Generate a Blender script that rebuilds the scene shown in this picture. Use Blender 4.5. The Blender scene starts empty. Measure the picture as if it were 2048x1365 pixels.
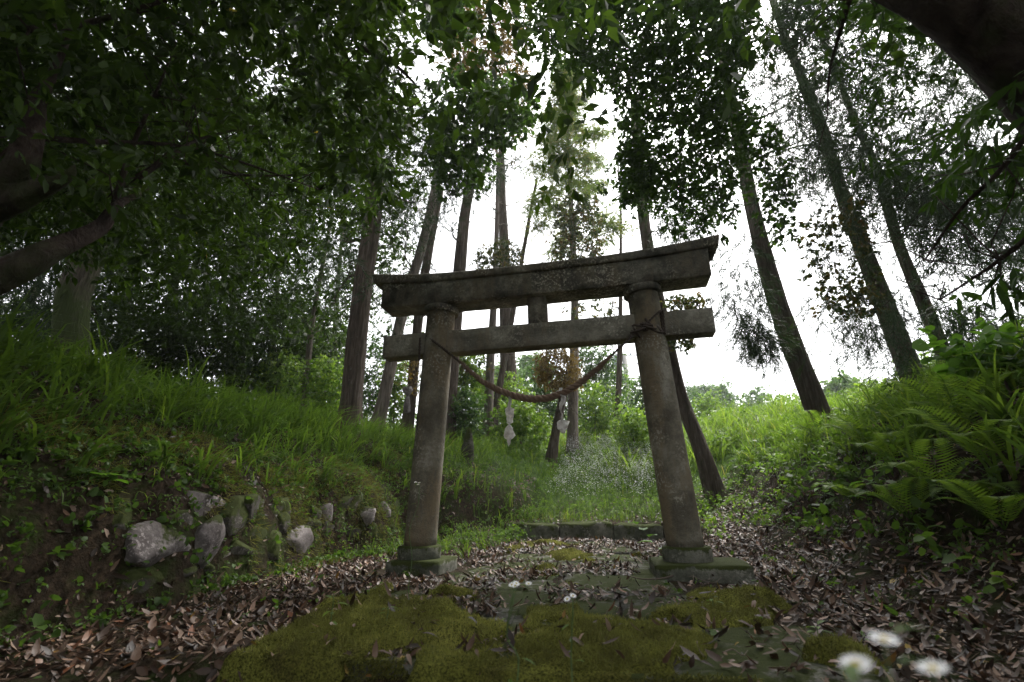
import bpy, math, random
import numpy as np
from mathutils import Vector, Matrix
R = math.radians
rng = np.random.default_rng(7)
random.seed(7)
scn = bpy.context.scene
col = scn.collection

# ------------------------------------------------------------------ camera
FPX, PITCH, ROLL, CAMH = 950.8, 0.331, -0.0134, 0.55
cp, sp = math.cos(PITCH), math.sin(PITCH)
FWD = np.array([0, cp, sp]); _r = np.array([1., 0, 0]); _u = np.array([0, -sp, cp])
RT = _r*math.cos(ROLL)+_u*math.sin(ROLL); UP = -_r*math.sin(ROLL)+_u*math.cos(ROLL)
CAM = np.array([0, 0, CAMH])
cd = bpy.data.cameras.new('camera'); cam = bpy.data.objects.new('camera', cd); col.objects.link(cam)
cd.sensor_width = 36; cd.lens = FPX/2048*36; cd.clip_start = .02; cd.clip_end = 2000
m = Matrix.Identity(4)
for i in range(3):
    m[i][0] = RT[i]; m[i][1] = UP[i]; m[i][2] = -FWD[i]; m[i][3] = CAM[i]
cam.matrix_world = m
cd.dof.use_dof = True; cd.dof.focus_distance = 4.6; cd.dof.aperture_fstop = 2.4
scn.camera = cam

# ------------------------------------------------------------------ light
SUN_EL, SUN_AZ = R(58), R(38)        # azimuth from +Y towards +X : behind the gate, to the right
w = bpy.data.worlds.new('World'); scn.world = w; w.use_nodes = True
nt = w.node_tree; bg = nt.nodes['Background']
sky = nt.nodes.new('ShaderNodeTexSky'); sky.sky_type = 'NISHITA'; sky.sun_disc = False
sky.sun_elevation = SUN_EL; sky.sun_rotation = SUN_AZ
sky.air_density = 1.0; sky.dust_density = 4.0; sky.ozone_density = 1.0
hs = nt.nodes.new('ShaderNodeHueSaturation'); hs.inputs['Saturation'].default_value = .12
nt.links.new(sky.outputs[0], hs.inputs['Color']); nt.links.new(hs.outputs[0], bg.inputs[0])
bg.inputs[1].default_value = .15
ld = bpy.data.lights.new('sun', 'SUN'); ld.energy = 1.5; ld.angle = R(12); ld.color = (1, .96, .9)
sun = bpy.data.objects.new('sun', ld); col.objects.link(sun)
sd = Vector((math.sin(SUN_AZ)*math.cos(SUN_EL), math.cos(SUN_AZ)*math.cos(SUN_EL), math.sin(SUN_EL)))
sun.rotation_euler = sd.to_track_quat('Z', 'Y').to_euler(); sun.location = (5, 5, 20)
scn.view_settings.view_transform = 'Standard'; scn.view_settings.look = 'None'
scn.view_settings.exposure = 1.78; scn.view_settings.gamma = 1
scn.cycles.use_denoising = True
scn.cycles.max_bounces = 8; scn.cycles.transmission_bounces = 5; scn.cycles.diffuse_bounces = 4
scn.cycles.sample_clamp_indirect = 6

# ------------------------------------------------------------------ maths
def ray(px, py):
    px = np.asarray(px, float); py = np.asarray(py, float)
    return FWD+((px-1024)/FPX)[..., None]*RT-((py-682.5)/FPX)[..., None]*UP
def at(px, py, Y):
    d = ray(px, py); return CAM+d*(Y/d[1])
def far(px, py, dist):
    d = ray(px, py); d = d/np.linalg.norm(d, axis=-1, keepdims=True)
    return CAM+d*np.asarray(dist)[..., None]
def depth(p): return float((np.asarray(p)-CAM)@FWD)
TX, TY, TYAW = .271, 4.537, -.2059
cy_, sy_ = math.cos(TYAW), math.sin(TYAW)
def to_local(x, y):
    dx = x-TX; dy = y-TY; return dx*cy_+dy*sy_, -dx*sy_+dy*cy_
def TW(x, y, z=0):      # gate frame -> world
    return np.array([TX+x*cy_-y*sy_, TY+x*sy_+y*cy_, z])
def _hash(ix, iy, s):
    h = (ix*374761393+iy*668265263+s*1442695041) & 0xffffffff
    h = ((h ^ (h >> 13))*1274126177) & 0xffffffff
    return ((h ^ (h >> 16)) & 0xffff)/65535.
def vn(x, y, s=0):
    x = np.asarray(x, float); y = np.asarray(y, float)
    ix = np.floor(x).astype(np.int64); iy = np.floor(y).astype(np.int64)
    fx = x-ix; fy = y-iy; fx = fx*fx*(3-2*fx); fy = fy*fy*(3-2*fy)
    return (_hash(ix, iy, s)*(1-fx)+_hash(ix+1, iy, s)*fx)*(1-fy)+(_hash(ix, iy+1, s)*(1-fx)+_hash(ix+1, iy+1, s)*fx)*fy
def fbm(x, y, s=0, o=4):
    a = 0; t = 0; k = 1.
    for i in range(o):
        a = a+k*vn(x*2**i+17*i, y*2**i-9*i, s+i); t += k; k *= .5
    return a/t
def n3(p, sc, s=0):      # cheap 3-D noise 0..1
    p = p*sc
    return (fbm(p[:, 0]+p[:, 2]*.7, p[:, 1]-p[:, 2]*.6, s, 3)+fbm(p[:, 2]+p[:, 0]*.4+50, p[:, 1]*.8+p[:, 0]*.3, s+9, 3))*.5
I = np.interp
def terrain(x, y, rough=True):
    x = np.asarray(x, float); y = np.asarray(y, float)
    u, v = to_local(x, y)
    lf = I(v, [-30, -4, -1.3, .6, 2.4, 3.6, 5, 6.5, 9, 14, 30], [-2.3, -2.25, -2.35, -2.5, -2.35, -1.75, -.95, -.7, -1.2, -3, -3])
    rf = I(v, [-30, -3, 0, 3, 6, 10, 30], [2.3, 2.2, 1.95, 1.9, 2.1, 2.6, 4])
    lf = lf+(fbm(v*1.3, v*0, 5)-.5)*.3; rf = rf+(fbm(v*1.3, v*0+3, 6)-.5)*.4
    b = I(v, [-30, -2.62, -2.56, 3.98, 4.06, 5, 6.5, 8.5, 10.5, 13.5, 20, 45, 150, 500], [-.13, -.13, -.03, -.03, .22, .3, .75, 1.5, 2.15, 2.7, 3.0, 2.2, 0, -6])
    b2 = I(v, [-30, -4, -1, 2.5, 5, 6.5, 8.5, 10.5, 13.5, 20, 45, 150, 500], [-.13, -.13, -.03, -.0, .3, .75, 1.5, 2.15, 2.7, 3.0, 2.2, 0, -6])
    q_ = np.clip((np.maximum(u-1.75, -1.25-u))*5, 0, 1); q_ = q_*q_*(3-2*q_); b = b*(1-q_)+b2*q_
    pl = I(lf-u, [0, .1, .24, .5, .9, 1.6, 3, 6, 20, 80], [0, .42, .72, .98, 1.2, 1.6, 1.95, 2.4, 3, 3])
    pr = I(u-rf, [0, .5, .85, 1.05, 1.5, 2.2, 3.5, 6, 20, 80], [0, .13, .35, .68, 1.0, 1.45, 1.95, 2.25, 2.6, 2.6])
    fl = I(v, [-3, 3, 5, 9, 14, 30], [1, 1, .72, .38, .12, 0]); fr = I(v, [-3, 4, 6, 9, 14, 30], [1, 1, .8, .4, .12, 0])
    z = b+pl*fl+pr*fr
    if rough:
        k = np.clip((np.maximum(lf-u, u-rf)), 0, 1)
        z = z+(fbm(x*1.7, y*1.7, 1)-.5)*(.04+.28*k)+(fbm(x*7, y*7, 2)-.5)*(.02+.09*k)
    return z
def tz(x, y): return float(terrain(np.array([x]), np.array([y]))[0])
def hit(px, py, tmax=60):
    d = ray(px, py); t = np.linspace(.5, tmax, 6000); P = CAM+d*t[:, None]
    zz = terrain(P[:, 0], P[:, 1]); k = np.argmax(P[:, 2] < zz)
    return P[k] if P[k, 2] < zz[k] else P[-1]
def unit(a): return a/np.maximum(np.linalg.norm(a, axis=-1, keepdims=True), 1e-9)
def inpoly(px, py, poly):
    c = np.zeros(len(px), bool); n = len(poly)
    for i in range(n):
        x1, y1 = poly[i]; x2, y2 = poly[(i+1) % n]
        k = ((y1 > py) != (y2 > py)) & (px < (x2-x1)*(py-y1)/((y2-y1) or 1e-9)+x1); c ^= k
    return c

# ------------------------------------------------------------------ mesh builder
class MB:
    def __init__(s): s.v = []; s.f = {}; s.r = []; s.n = 0
    def add(s, v, faces, r=0.):
        v = np.asarray(v, float).reshape(-1, 3)
        for f in faces:
            f = np.asarray(f, np.int64)
            if f.size: s.f.setdefault(f.shape[-1], []).append(f.reshape(-1, f.shape[-1])+s.n)
        s.v.append(v); s.r.append(np.broadcast_to(np.asarray(r, float), (len(v),))); s.n += len(v); return s
    def build(s, name, mat, parent=None, smooth=False, loc=None):
        me = bpy.data.meshes.new(name)
        v = np.concatenate(s.v); r = np.concatenate(s.r)
        if loc is not None: v = v-np.asarray(loc)
        me.vertices.add(len(v)); me.vertices.foreach_set('co', v.astype(np.float32).ravel())
        lv = []; ls = []; o = 0
        for k, fs in s.f.items():
            f = np.concatenate(fs); lv.append(f.ravel()); ls.append(o+np.arange(len(f))*k); o += f.size
        lv = np.concatenate(lv); ls = np.concatenate(ls)
        me.loops.add(len(lv)); me.loops.foreach_set('vertex_index', lv.astype(np.int32))
        me.polygons.add(len(ls)); me.polygons.foreach_set('loop_start', ls.astype(np.int32))
        if smooth: me.polygons.foreach_set('use_smooth', np.ones(len(ls), bool))
        a = me.attributes.new('rnd', 'FLOAT', 'POINT'); a.data.foreach_set('value', r.astype(np.float32))
        me.update(calc_edges=True); me.validate()
        me.materials.append(mat)
        ob = bpy.data.objects.new(name, me); col.objects.link(ob)
        if loc is not None: ob.location = tuple(loc)
        if parent is not None:
            ob.parent = parent
            if loc is None: ob.location = tuple(-np.array(parent.location)) if parent.type == 'EMPTY' else (0, 0, 0)
        return ob
def tag(o, label=None, cat=None, group=None, kind=None):
    for k, x in (('label', label), ('category', cat), ('group', group), ('kind', kind)):
        if x: o[k] = x
    return o
def empty(name, loc, label, cat, group=None):
    e = bpy.data.objects.new(name, None); e.location = tuple(float(c) for c in loc); e.empty_display_size = .2
    col.objects.link(e); return tag(e, label, cat, group)

LEAF8 = (np.array([[0, 0, 0], [.3, .42, .06], [.3, 0, 0], [.3, -.42, .06], [.68, .38, .05], [.68, 0, 0], [.68, -.38, .05], [1, 0, 0]], float),
         [np.array([[0, 2, 1], [0, 3, 2], [4, 5, 7], [5, 6, 7]]), np.array([[1, 2, 5, 4], [2, 3, 6, 5]])])
ROUND8 = (np.array([[0, 0, 0], [.12, .46, .05], [.3, 0, 0], [.12, -.46, .05], [.66, .44, .05], [.66, 0, 0], [.66, -.44, .05], [1, 0, 0]], float), LEAF8[1])
LEAF4 = (np.array([[0, 0, 0], [.42, .5, .04], [1, 0, 0], [.42, -.5, .04]], float), [np.array([[0, 3, 2, 1]])])
STRAND = (np.array([[0, .5, 0], [0, -.5, 0], [1, -.15, 0], [1, .15, 0]], float), [np.array([[0, 1, 2, 3]])])
def instance(mb, tpl, P, D, N, L, W, r, bend=0.):
    """copies of a template: origin P, axis D, normal hint N, length L, width W"""
    tv, tf = tpl; n = len(P)
    D = unit(D); S = unit(np.cross(N, D)); Nn = np.cross(D, S)
    L = np.broadcast_to(L, (n,))[:, None, None]; W = np.broadcast_to(W, (n,))[:, None, None]
    b = np.broadcast_to(bend, (n,))[:, None, None]
    x = tv[None, :, 0:1]; y = tv[None, :, 1:2]; z = tv[None, :, 2:3]
    V = P[:, None]+D[:, None]*x*L+S[:, None]*y*W+Nn[:, None]*(z*W*2-b*L*x*x)
    k = len(tv); off = (np.arange(n)*k)[:, None, None]
    mb.add(V.reshape(-1, 3), [(f[None]+off).reshape(-1, f.shape[1]) for f in tf], np.repeat(np.broadcast_to(r, (n,)), k))
def rdir(n, zb=0.):
    d = rng.normal(size=(n, 3)); d[:, 2] += zb; return unit(d)
def twigs(mb, C, nl, L, asp, tpl=LEAF8, spread=.55, droop=.25, rlo=0., rhi=1., stem=None):
    """leafy twig ends: nl leaves round every centre in C"""
    n = len(C); ax = rdir(n); ax[:, 2] = ax[:, 2]*.5-.15; ax = unit(ax)
    A = np.repeat(ax, nl, 0); t = rng.random(n*nl); sz = np.repeat(.75+.5*rng.random(n), nl)
    P = np.repeat(C, nl, 0)+A*(t[:, None]*L*2.2)
    D = unit(A*.6+rdir(n*nl)*spread+np.array([0, 0, -droop])); P = P+D*(L*.12)
    N = rdir(n*nl, 1.4)
    rr = np.clip(np.repeat(rng.random(n), nl)*.6+rng.random(n*nl)*.4, 0, 1)*(rhi-rlo)+rlo
    l = L*sz*(.5+.75*rng.random(n*nl))
    instance(mb, tpl, P, D, N, l, l*asp*(.8+.4*rng.random(n*nl)), rr, bend=rng.random(n*nl)*.25)
    if stem is not None:
        instance(stem, STRAND, C-ax*L*1.2, ax, rdir(n), np.full(n, L*3.4), L*.05, .5)
def sprays(mb, C, ns, L, W, down=.5):
    """conifer sprays: bunches of short feathery strands, fanned along drooping twigs"""
    L = L*.62; W = W*.8; ns = int(ns*1.9); n = len(C); ax = rdir(n); ax[:, 2] = -abs(ax[:, 2])*.6-down; ax = unit(ax)
    A = np.repeat(ax, ns, 0); t = rng.random(n*ns); sz = np.repeat(.6+.8*rng.random(n), ns)
    P = np.repeat(C, ns, 0)+A*(t*L*2.6)[:, None]*sz[:, None]-np.array([0, 0, .5])*(t*t*L)[:, None]
    D = unit(A+rdir(n*ns)*.75)
    rr = np.clip(np.repeat(rng.random(n), ns)*.7+rng.random(n*ns)*.3, 0, 1)
    instance(mb, STRAND, P, D, rdir(n*ns), L*sz*(.45+.6*rng.random(n*ns)), W*(.7+.6*rng.random(n*ns)), rr, bend=rng.random(n*ns)*.2)
def sample(poly, d0, d1, n, sc=1.2, thr=.45, seed=0, edge=0):
    """points inside a volume: outline seen from the path, distances d0..d1, broken into clumps by noise"""
    poly = np.array(poly, float); lo = poly.min(0); hi = poly.max(0); out = []; tot = 0
    for _ in range(60):
        k = n*3; px = lo[0]+rng.random(k)*(hi[0]-lo[0]); py = lo[1]+rng.random(k)*(hi[1]-lo[1])
        sz_ = min(1., (hi-lo).min()/260); wob = (34*(np.array([vn(px/60, py/60, 31), vn(px/60, py/60, 32)])-.5)*2+16*(np.array([vn(px/17, py/17, 33), vn(px/17, py/17, 34)])-.5)*2+rng.normal(size=(2, k))*rng.exponential(1., k)*9)*sz_
        q = inpoly(px+wob[0], py+wob[1], poly); px, py = px[q], py[q]
        d = (d0**3+rng.random(len(px))*(d1**3-d0**3))**(1/3.)
        P = far(px, py, d); q = n3(P, sc, seed) > thr+rng.normal(size=len(P))*.025
        out.append(P[q]); tot += q.sum()
        if tot >= n: break
    P = np.concatenate(out); return P[:n]
def tube(mb, pts, rad, seg=10, rough=0., r=.5, sub=1, cap=True):
    pts = np.asarray(pts, float); rad = np.asarray(rad, float)*np.ones(len(pts))
    if sub > 1:      # catmull-rom
        P = np.vstack([2*pts[0]-pts[1], pts, 2*pts[-1]-pts[-2]]); o = []; ro = []
        for i in range(len(pts)-1):
            for t in np.linspace(0, 1, sub, endpoint=False):
                a, b, c, d = P[i:i+4]
                o.append(.5*(2*b+(c-a)*t+(2*a-5*b+4*c-d)*t*t+(3*b-a-3*c+d)*t**3)); ro.append(rad[i]*(1-t)+rad[i+1]*t)
        o.append(pts[-1]); ro.append(rad[-1]); pts = np.array(o); rad = np.array(ro)
    n = len(pts); T = unit(np.gradient(pts, axis=0)); ref = np.array([0, 0, 1.]) if abs(T[0, 2]) < .9 else np.array([1., 0, 0])
    X = unit(np.cross(T, ref)); Y = np.cross(T, X); a = np.linspace(0, 2*np.pi, seg, endpoint=False)
    rr = rad[:, None]*np.ones(seg)
    if rough:
        s = rng.integers(1000); arc = np.concatenate([[0], np.cumsum(np.linalg.norm(np.diff(pts, axis=0), axis=1))])
        rr = rr*(1+rough*(fbm(np.cos(a)[None]*2+arc[:, None]*.7+s, np.sin(a)[None]*2+arc[:, None]*.3, s, 4)-.5)*2)
    V = pts[:, None]+X[:, None]*(np.cos(a)[None]*rr)[..., None]+Y[:, None]*(np.sin(a)[None]*rr)[..., None]
    i = np.arange(n-1)[:, None]; j = np.arange(seg)[None]; k = (j+1) % seg
    F = np.stack([i*seg+j, i*seg+k, (i+1)*seg+k, (i+1)*seg+j], -1).reshape(-1, 4)
    fs = [F]
    if cap: fs += [np.arange(seg)[::-1][None], (np.arange(seg)+(n-1)*seg)[None]]
    mb.add(V.reshape(-1, 3), fs, r); return mb
def curve_pts(a, b, n=5, wob=.12, sag=0.):
    a = np.asarray(a, float); b = np.asarray(b, float); L = np.linalg.norm(b-a); t = np.linspace(0, 1, n)[:, None]
    P = a+(b-a)*t; P[1:-1] += rng.normal(size=(n-2, 3))*wob*L*.5; P[:, 2] += (np.sin(t[:, 0]*np.pi)*sag*L); return P
def blades(mb, P, D, L, W, lean, r, rows=5):
    """arching grass blades from P, leaning towards D"""
    n = len(P); D = D.copy(); D[:, 2] = 0; D = unit(D); S = np.stack([-D[:, 1], D[:, 0], D[:, 2]*0], -1)
    t = np.linspace(0, 1, rows); L = np.broadcast_to(L, (n,)); W = np.broadcast_to(W, (n,)); lean = np.broadcast_to(lean, (n,))
    out = lean[:, None]*L[:, None]*t**1.8; up = L[:, None]*(t-.55*lean[:, None]*t**3)
    c = P[:, None]+D[:, None]*out[..., None]+np.array([0, 0, 1.])*up[..., None]
    wd = W[:, None]*np.array([.6, 1, .95, .6, .06] if rows == 5 else np.linspace(1, .1, rows))[None]*.5
    V = np.stack([c+S[:, None]*wd[..., None], c-S[:, None]*wd[..., None]], 2)
    o = (np.arange(n)*rows*2)[:, None]; k = (np.arange(rows-1)*2)[None]
    F = np.stack([o+k, o+k+1, o+k+3, o+k+2], -1).reshape(-1, 4)
    mb.add(V.reshape(-1, 3), [F], np.repeat(np.broadcast_to(r, (n,)), rows*2))

# ------------------------------------------------------------------ materials
def newmat(name):
    m = bpy.data.materials.new(name); m.use_nodes = True; t = m.node_tree; return m, t, t.nodes['Principled BSDF']
def ramp(t, fac, stops):
    r = t.nodes.new('ShaderNodeValToRGB'); e = r.color_ramp.elements
    while len(e) < len(stops): e.new(.5)
    for k, (p, c) in zip(e, stops): k.position = p; k.color = (*c, 1)
    t.links.new(fac, r.inputs[0]); return r.outputs[0]
def noise(t, scale, detail=6, rough=.6, vec=None, dist=0.):
    n = t.nodes.new('ShaderNodeTexNoise'); n.inputs['Scale'].default_value = scale; n.inputs['Detail'].default_value = detail
    n.inputs['Roughness'].default_value = rough; n.inputs['Distortion'].default_value = dist
    if vec is None:
        tc = t.nodes.new('ShaderNodeTexCoord'); vec = tc.outputs['Object']
    t.links.new(vec, n.inputs['Vector']); return n.outputs['Fac']
def mapped(t, sc):
    tc = t.nodes.new('ShaderNodeTexCoord'); mp = t.nodes.new('ShaderNodeMapping'); mp.inputs['Scale'].default_value = sc
    t.links.new(tc.outputs['Object'], mp.inputs[0]); return mp.outputs[0]
def mix(t, f, a, b):
    n = t.nodes.new('ShaderNodeMix'); n.data_type = 'RGBA'
    for s, x in ((n.inputs[0], f), (n.inputs[6], a), (n.inputs[7], b)):
        if hasattr(x, 'node'): t.links.new(x, s)
        else: s.default_value = x if isinstance(x, float) else (*x, 1)
    return n.outputs[2]
def bump(t, b, h, s=.5, d=.02):
    n = t.nodes.new('ShaderNodeBump'); n.inputs['Strength'].default_value = s; n.inputs['Distance'].default_value = d
    t.links.new(h, n.inputs['Height']); t.links.new(n.outputs[0], b.inputs['Normal'])
def mth(t, op, a, b):
    n = t.nodes.new('ShaderNodeMath'); n.operation = op
    for s, x in ((n.inputs[0], a), (n.inputs[1], b)):
        if hasattr(x, 'node'): t.links.new(x, s)
        else: s.default_value = x
    return n.outputs[0]
def leafmat(name, stops, tr=.35, rough=.5, spec=.4, boost=(1.5, 1.6, .75)):
    m, t, b = newmat(name)
    at_ = t.nodes.new('ShaderNodeAttribute'); at_.attribute_name = 'rnd'
    c = ramp(t, at_.outputs['Fac'], stops)
    v = noise(t, 9, 3); c2 = mix(t, mth(t, 'MULTIPLY', v, .5), c, tuple(.55*x for x in stops[0][1]))
    t.links.new(c2, b.inputs['Base Color']); b.inputs['Roughness'].default_value = rough
    b.inputs['Specular IOR Level'].default_value = spec
    tl = t.nodes.new('ShaderNodeBsdfTranslucent')
    mu = t.nodes.new('ShaderNodeMix'); mu.data_type = 'RGBA'; mu.blend_type = 'MULTIPLY'; mu.inputs[0].default_value = 1
    t.links.new(c, mu.inputs[6]); mu.inputs[7].default_value = (*boost, 1); mu.clamp_result = False
    t.links.new(mu.outputs[2], tl.inputs[0])
    ms = t.nodes.new('ShaderNodeMixShader'); ms.inputs[0].default_value = tr
    t.links.new(b.outputs[0], ms.inputs[1]); t.links.new(tl.outputs[0], ms.inputs[2])
    t.links.new(ms.outputs[0], t.nodes['Material Output'].inputs[0]); return m
def barkmat(name, c0, c1, moss=.3, sc=(14, 14, 1.6)):
    m, t, b = newmat(name); v = mapped(t, sc)
    n = noise(t, 1.5, 8, .65, v, .4); c = ramp(t, n, [(.3, tuple(x*.45 for x in c0)), (.5, c0), (.72, c1)])
    g = noise(t, 1.8, 5, .6); gm = ramp(t, g, [(.62-moss*.3, (0, 0, 0)), (.78-moss*.3, (1, 1, 1))])
    c = mix(t, gm, c, (.045, .06, .02)) if moss else c
    li = noise(t, 7, 4, .7); lm = ramp(t, li, [(.62, (0, 0, 0)), (.7, (1, 1, 1))]); c = mix(t, mth(t, 'MULTIPLY', lm, .35), c, (.22, .22, .19))
    t.links.new(c, b.inputs['Base Color']); b.inputs['Roughness'].default_value = .95; b.inputs['Specular IOR Level'].default_value = .15
    bump(t, b, n, 1., .09); return m
def stonemat(name, base, light, dark, brown=None, moss=0., msc=3.):
    m, t, b = newmat(name)
    n1 = noise(t, 2.6, 10, .70); n2 = noise(t, 30, 8, .75); n3_ = noise(t, 42, 5, .6); n4 = noise(t, 2.4, 4, .5)
    c = ramp(t, n1, [(.38, dark), (.47, tuple((x+y)/2 for x, y in zip(dark, base))), (.53, base), (.64, light)])
    if brown: c = mix(t, ramp(t, noise(t, 2.6, 7, .68, mapped(t, (1.6, 1.6, .45))), [(.46, (0, 0, 0)), (.6, (.9, .9, .9))]), c, brown)
    lich = mth(t, 'MULTIPLY', ramp(t, n3_, [(.52, (0, 0, 0)), (.6, (1, 1, 1))]), ramp(t, n4, [(.5, (0, 0, 0)), (.6, (1, 1, 1))]))
    c = mix(t, mth(t, 'MULTIPLY', lich, .8), c, tuple(min(1, x*1.35) for x in light))
    sp_ = mth(t, 'MULTIPLY', ramp(t, noise(t, 18, 8, .8), [(.50, (0, 0, 0)), (.62, (1, 1, 1))]), .55); c = mix(t, sp_, c, dark)
    if moss:
        g = t.nodes.new('ShaderNodeNewGeometry'); sx = t.nodes.new('ShaderNodeSeparateXYZ'); t.links.new(g.outputs['Normal'], sx.inputs[0])
        q = mth(t, 'ADD', mth(t, 'MULTIPLY', sx.outputs[2], .25), noise(t, msc, 9, .75))
        c = mix(t, ramp(t, q, [(.74-moss*.35, (0, 0, 0)), (.80-moss*.35, (1, 1, 1))]), c, mix(t, n2, (.018, .022, .008), (.065, .08, .02)))
    t.links.new(c, b.inputs['Base Color']); b.inputs['Roughness'].default_value = .92; b.inputs['Specular IOR Level'].default_value = .15
    bump(t, b, mth(t, 'ADD', mth(t, 'ADD', n2, mth(t, 'MULTIPLY', n1, 2.)), mth(t, 'MULTIPLY', noise(t, 110, 4, .6), .5)), .8, .014); return m
G1 = [(0, (.018, .036, .012)), (.5, (.035, .075, .018)), (.9, (.06, .12, .025)), (.985, (.08, .14, .03)), (1, (.35, .2, .02))]
M = dict(
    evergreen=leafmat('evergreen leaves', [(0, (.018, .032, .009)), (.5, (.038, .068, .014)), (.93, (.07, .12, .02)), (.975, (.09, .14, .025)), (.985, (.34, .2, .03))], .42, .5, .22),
    ivy=leafmat('ivy leaves', [(0, (.016, .032, .010)), (.6, (.04, .08, .016)), (1, (.09, .17, .025))], .42, .5, .22),
    mixed=leafmat('autumn tinged leaves', [(0, (.02, .035, .012)), (.5, (.05, .07, .02)), (.75, (.13, .10, .03)), (1, (.14, .07, .04))], .35, .5),
    brown=leafmat('dead brown foliage', [(0, (.05, .035, .02)), (.5, (.13, .085, .03)), (1, (.22, .13, .04))], .35, .7),
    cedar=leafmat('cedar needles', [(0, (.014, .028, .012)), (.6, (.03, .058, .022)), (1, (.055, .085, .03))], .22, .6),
    lcedar=leafmat('light cedar needles', [(0, (.09, .13, .045)), (.6, (.15, .21, .065)), (1, (.28, .2, .09))], .45, .6),
    shrub=leafmat('shrub leaves', [(0, (.05, .10, .02)), (.5, (.13, .22, .035)), (1, (.26, .36, .05))], .42, .5),
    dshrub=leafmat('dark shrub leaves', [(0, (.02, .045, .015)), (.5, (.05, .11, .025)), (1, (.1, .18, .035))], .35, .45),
    fartree=leafmat('distant foliage', [(0, (.05, .10, .035)), (.5, (.10, .18, .06)), (1, (.18, .26, .09))], .3, .6),
    grass=leafmat('long grass', [(0, (.038, .068, .018)), (.5, (.088, .148, .028)), (.88, (.17, .24, .04)), (1, (.30, .25, .11))], .45, .5, .25),
    weed=leafmat('weed leaves', [(0, (.04, .075, .018)), (.6, (.09, .16, .028)), (1, (.18, .27, .04))], .42, .5, .25),
    broad=leafmat('soft broad leaves', [(0, (.07, .15, .025)), (1, (.14, .27, .04))], .42, .5),
    litter=leafmat('fallen leaf litter', [(0, (.02, .012, .008)), (.35, (.07, .038, .022)), (.7, (.15, .088, .058)), (.92, (.38, .27, .20)), (.975, (.22, .075, .03)), (1, (.35, .25, .05))], .06, .48, .35, (1, 1, 1)),
    mossfib=leafmat('moss fibres', [(0, (.09, .088, .026)), (.55, (.20, .205, .052)), (1, (.38, .37, .10))], .25, .8, .1, (1.2, 1.2, 1)),
    bark=barkmat('cedar bark', (.085, .065, .05), (.17, .14, .115), .15),
    mossbark=barkmat('mossy bark', (.065, .055, .042), (.13, .115, .085), .75),
    palebark=barkmat('pale weathered bark', (.17, .14, .12), (.30, .26, .22), .1),
    limb=barkmat('smooth dark limb bark', (.05, .036, .03), (.10, .075, .062), .25, (7, 7, 4)),
    tiebeam=stonemat('paler tie beam stone', (.24, .225, .185), (.38, .355, .30), (.12, .112, .095), (.25, .205, .15)),
    torii=stonemat('weathered torii stone', (.18, .168, .14), (.38, .35, .29), (.055, .052, .045), (.18, .15, .11)),
    pillar=stonemat('brown stained pillar stone', (.19, .17, .13), (.30, .28, .235), (.095, .085, .066), (.20, .155, .10)),
    plinth=stonemat('mossy plinth stone', (.15, .15, .12), (.24, .23, .2), (.05, .055, .04), None, .55, 5.),
    slab=stonemat('path slab stone', (.13, .125, .11), (.21, .2, .18), (.06, .06, .05), None, .25),
    rock=stonemat('field stone', (.17, .15, .145), (.27, .24, .235), (.07, .058, .055), None, .22),
    drock=stonemat('dark mossy field stone', (.1, .09, .08), (.18, .16, .15), (.04, .035, .03), None, .75),
)
def simple(name, c, rough=.6, metal=0., bs=0.):
    m, t, b = newmat(name); n = noise(t, 30, 4)
    t.links.new(mix(t, mth(t, 'MULTIPLY', n, .6), c, tuple(x*.6 for x in c)), b.inputs['Base Color'])
    b.inputs['Roughness'].default_value = rough; b.inputs['Metallic'].default_value = metal
    if bs: bump(t, b, noise(t, 60, 4), bs, .01)
    return m
M['rope'] = simple('old straw rope', (.19, .125, .085), .9, 0, .8)
M['ropedark'] = simple('thin dark rope', (.07, .05, .04), .9, 0, .8)
M['twig'] = simple('dry twig', (.12, .09, .07), .9)
M['stem'] = simple('green stem', (.07, .12, .03), .6)
M['wire'] = simple('black wire', (.03, .03, .03), .6)
M['concrete'] = simple('utility pole concrete', (.3, .29, .27), .8)
M['metal'] = simple('grey painted metal', (.25, .28, .33), .5, .3)
M['petal'] = simple('white petal', (.8, .8, .82), .6)
M['disc'] = simple('yellow flower disc', (.6, .45, .05), .7)
def papermat():
    m, t, b = newmat('weathered white paper'); n = noise(t, 14, 6, .7)
    t.links.new(ramp(t, n, [(.36, (.40, .34, .28)), (.5, (.70, .67, .64)), (.62, (.85, .84, .84))]), b.inputs['Base Color'])
    b.inputs['Roughness'].default_value = .7
    tl = t.nodes.new('ShaderNodeBsdfTranslucent'); tl.inputs[0].default_value = (.75, .73, .7, 1)
    ms = t.nodes.new('ShaderNodeMixShader'); ms.inputs[0].default_value = .35
    t.links.new(b.outputs[0], ms.inputs[1]); t.links.new(tl.outputs[0], ms.inputs[2]); t.links.new(ms.outputs[0], t.nodes['Material Output'].inputs[0])
    bump(t, b, n, .5, .01); return m
M['paper'] = papermat()
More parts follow.
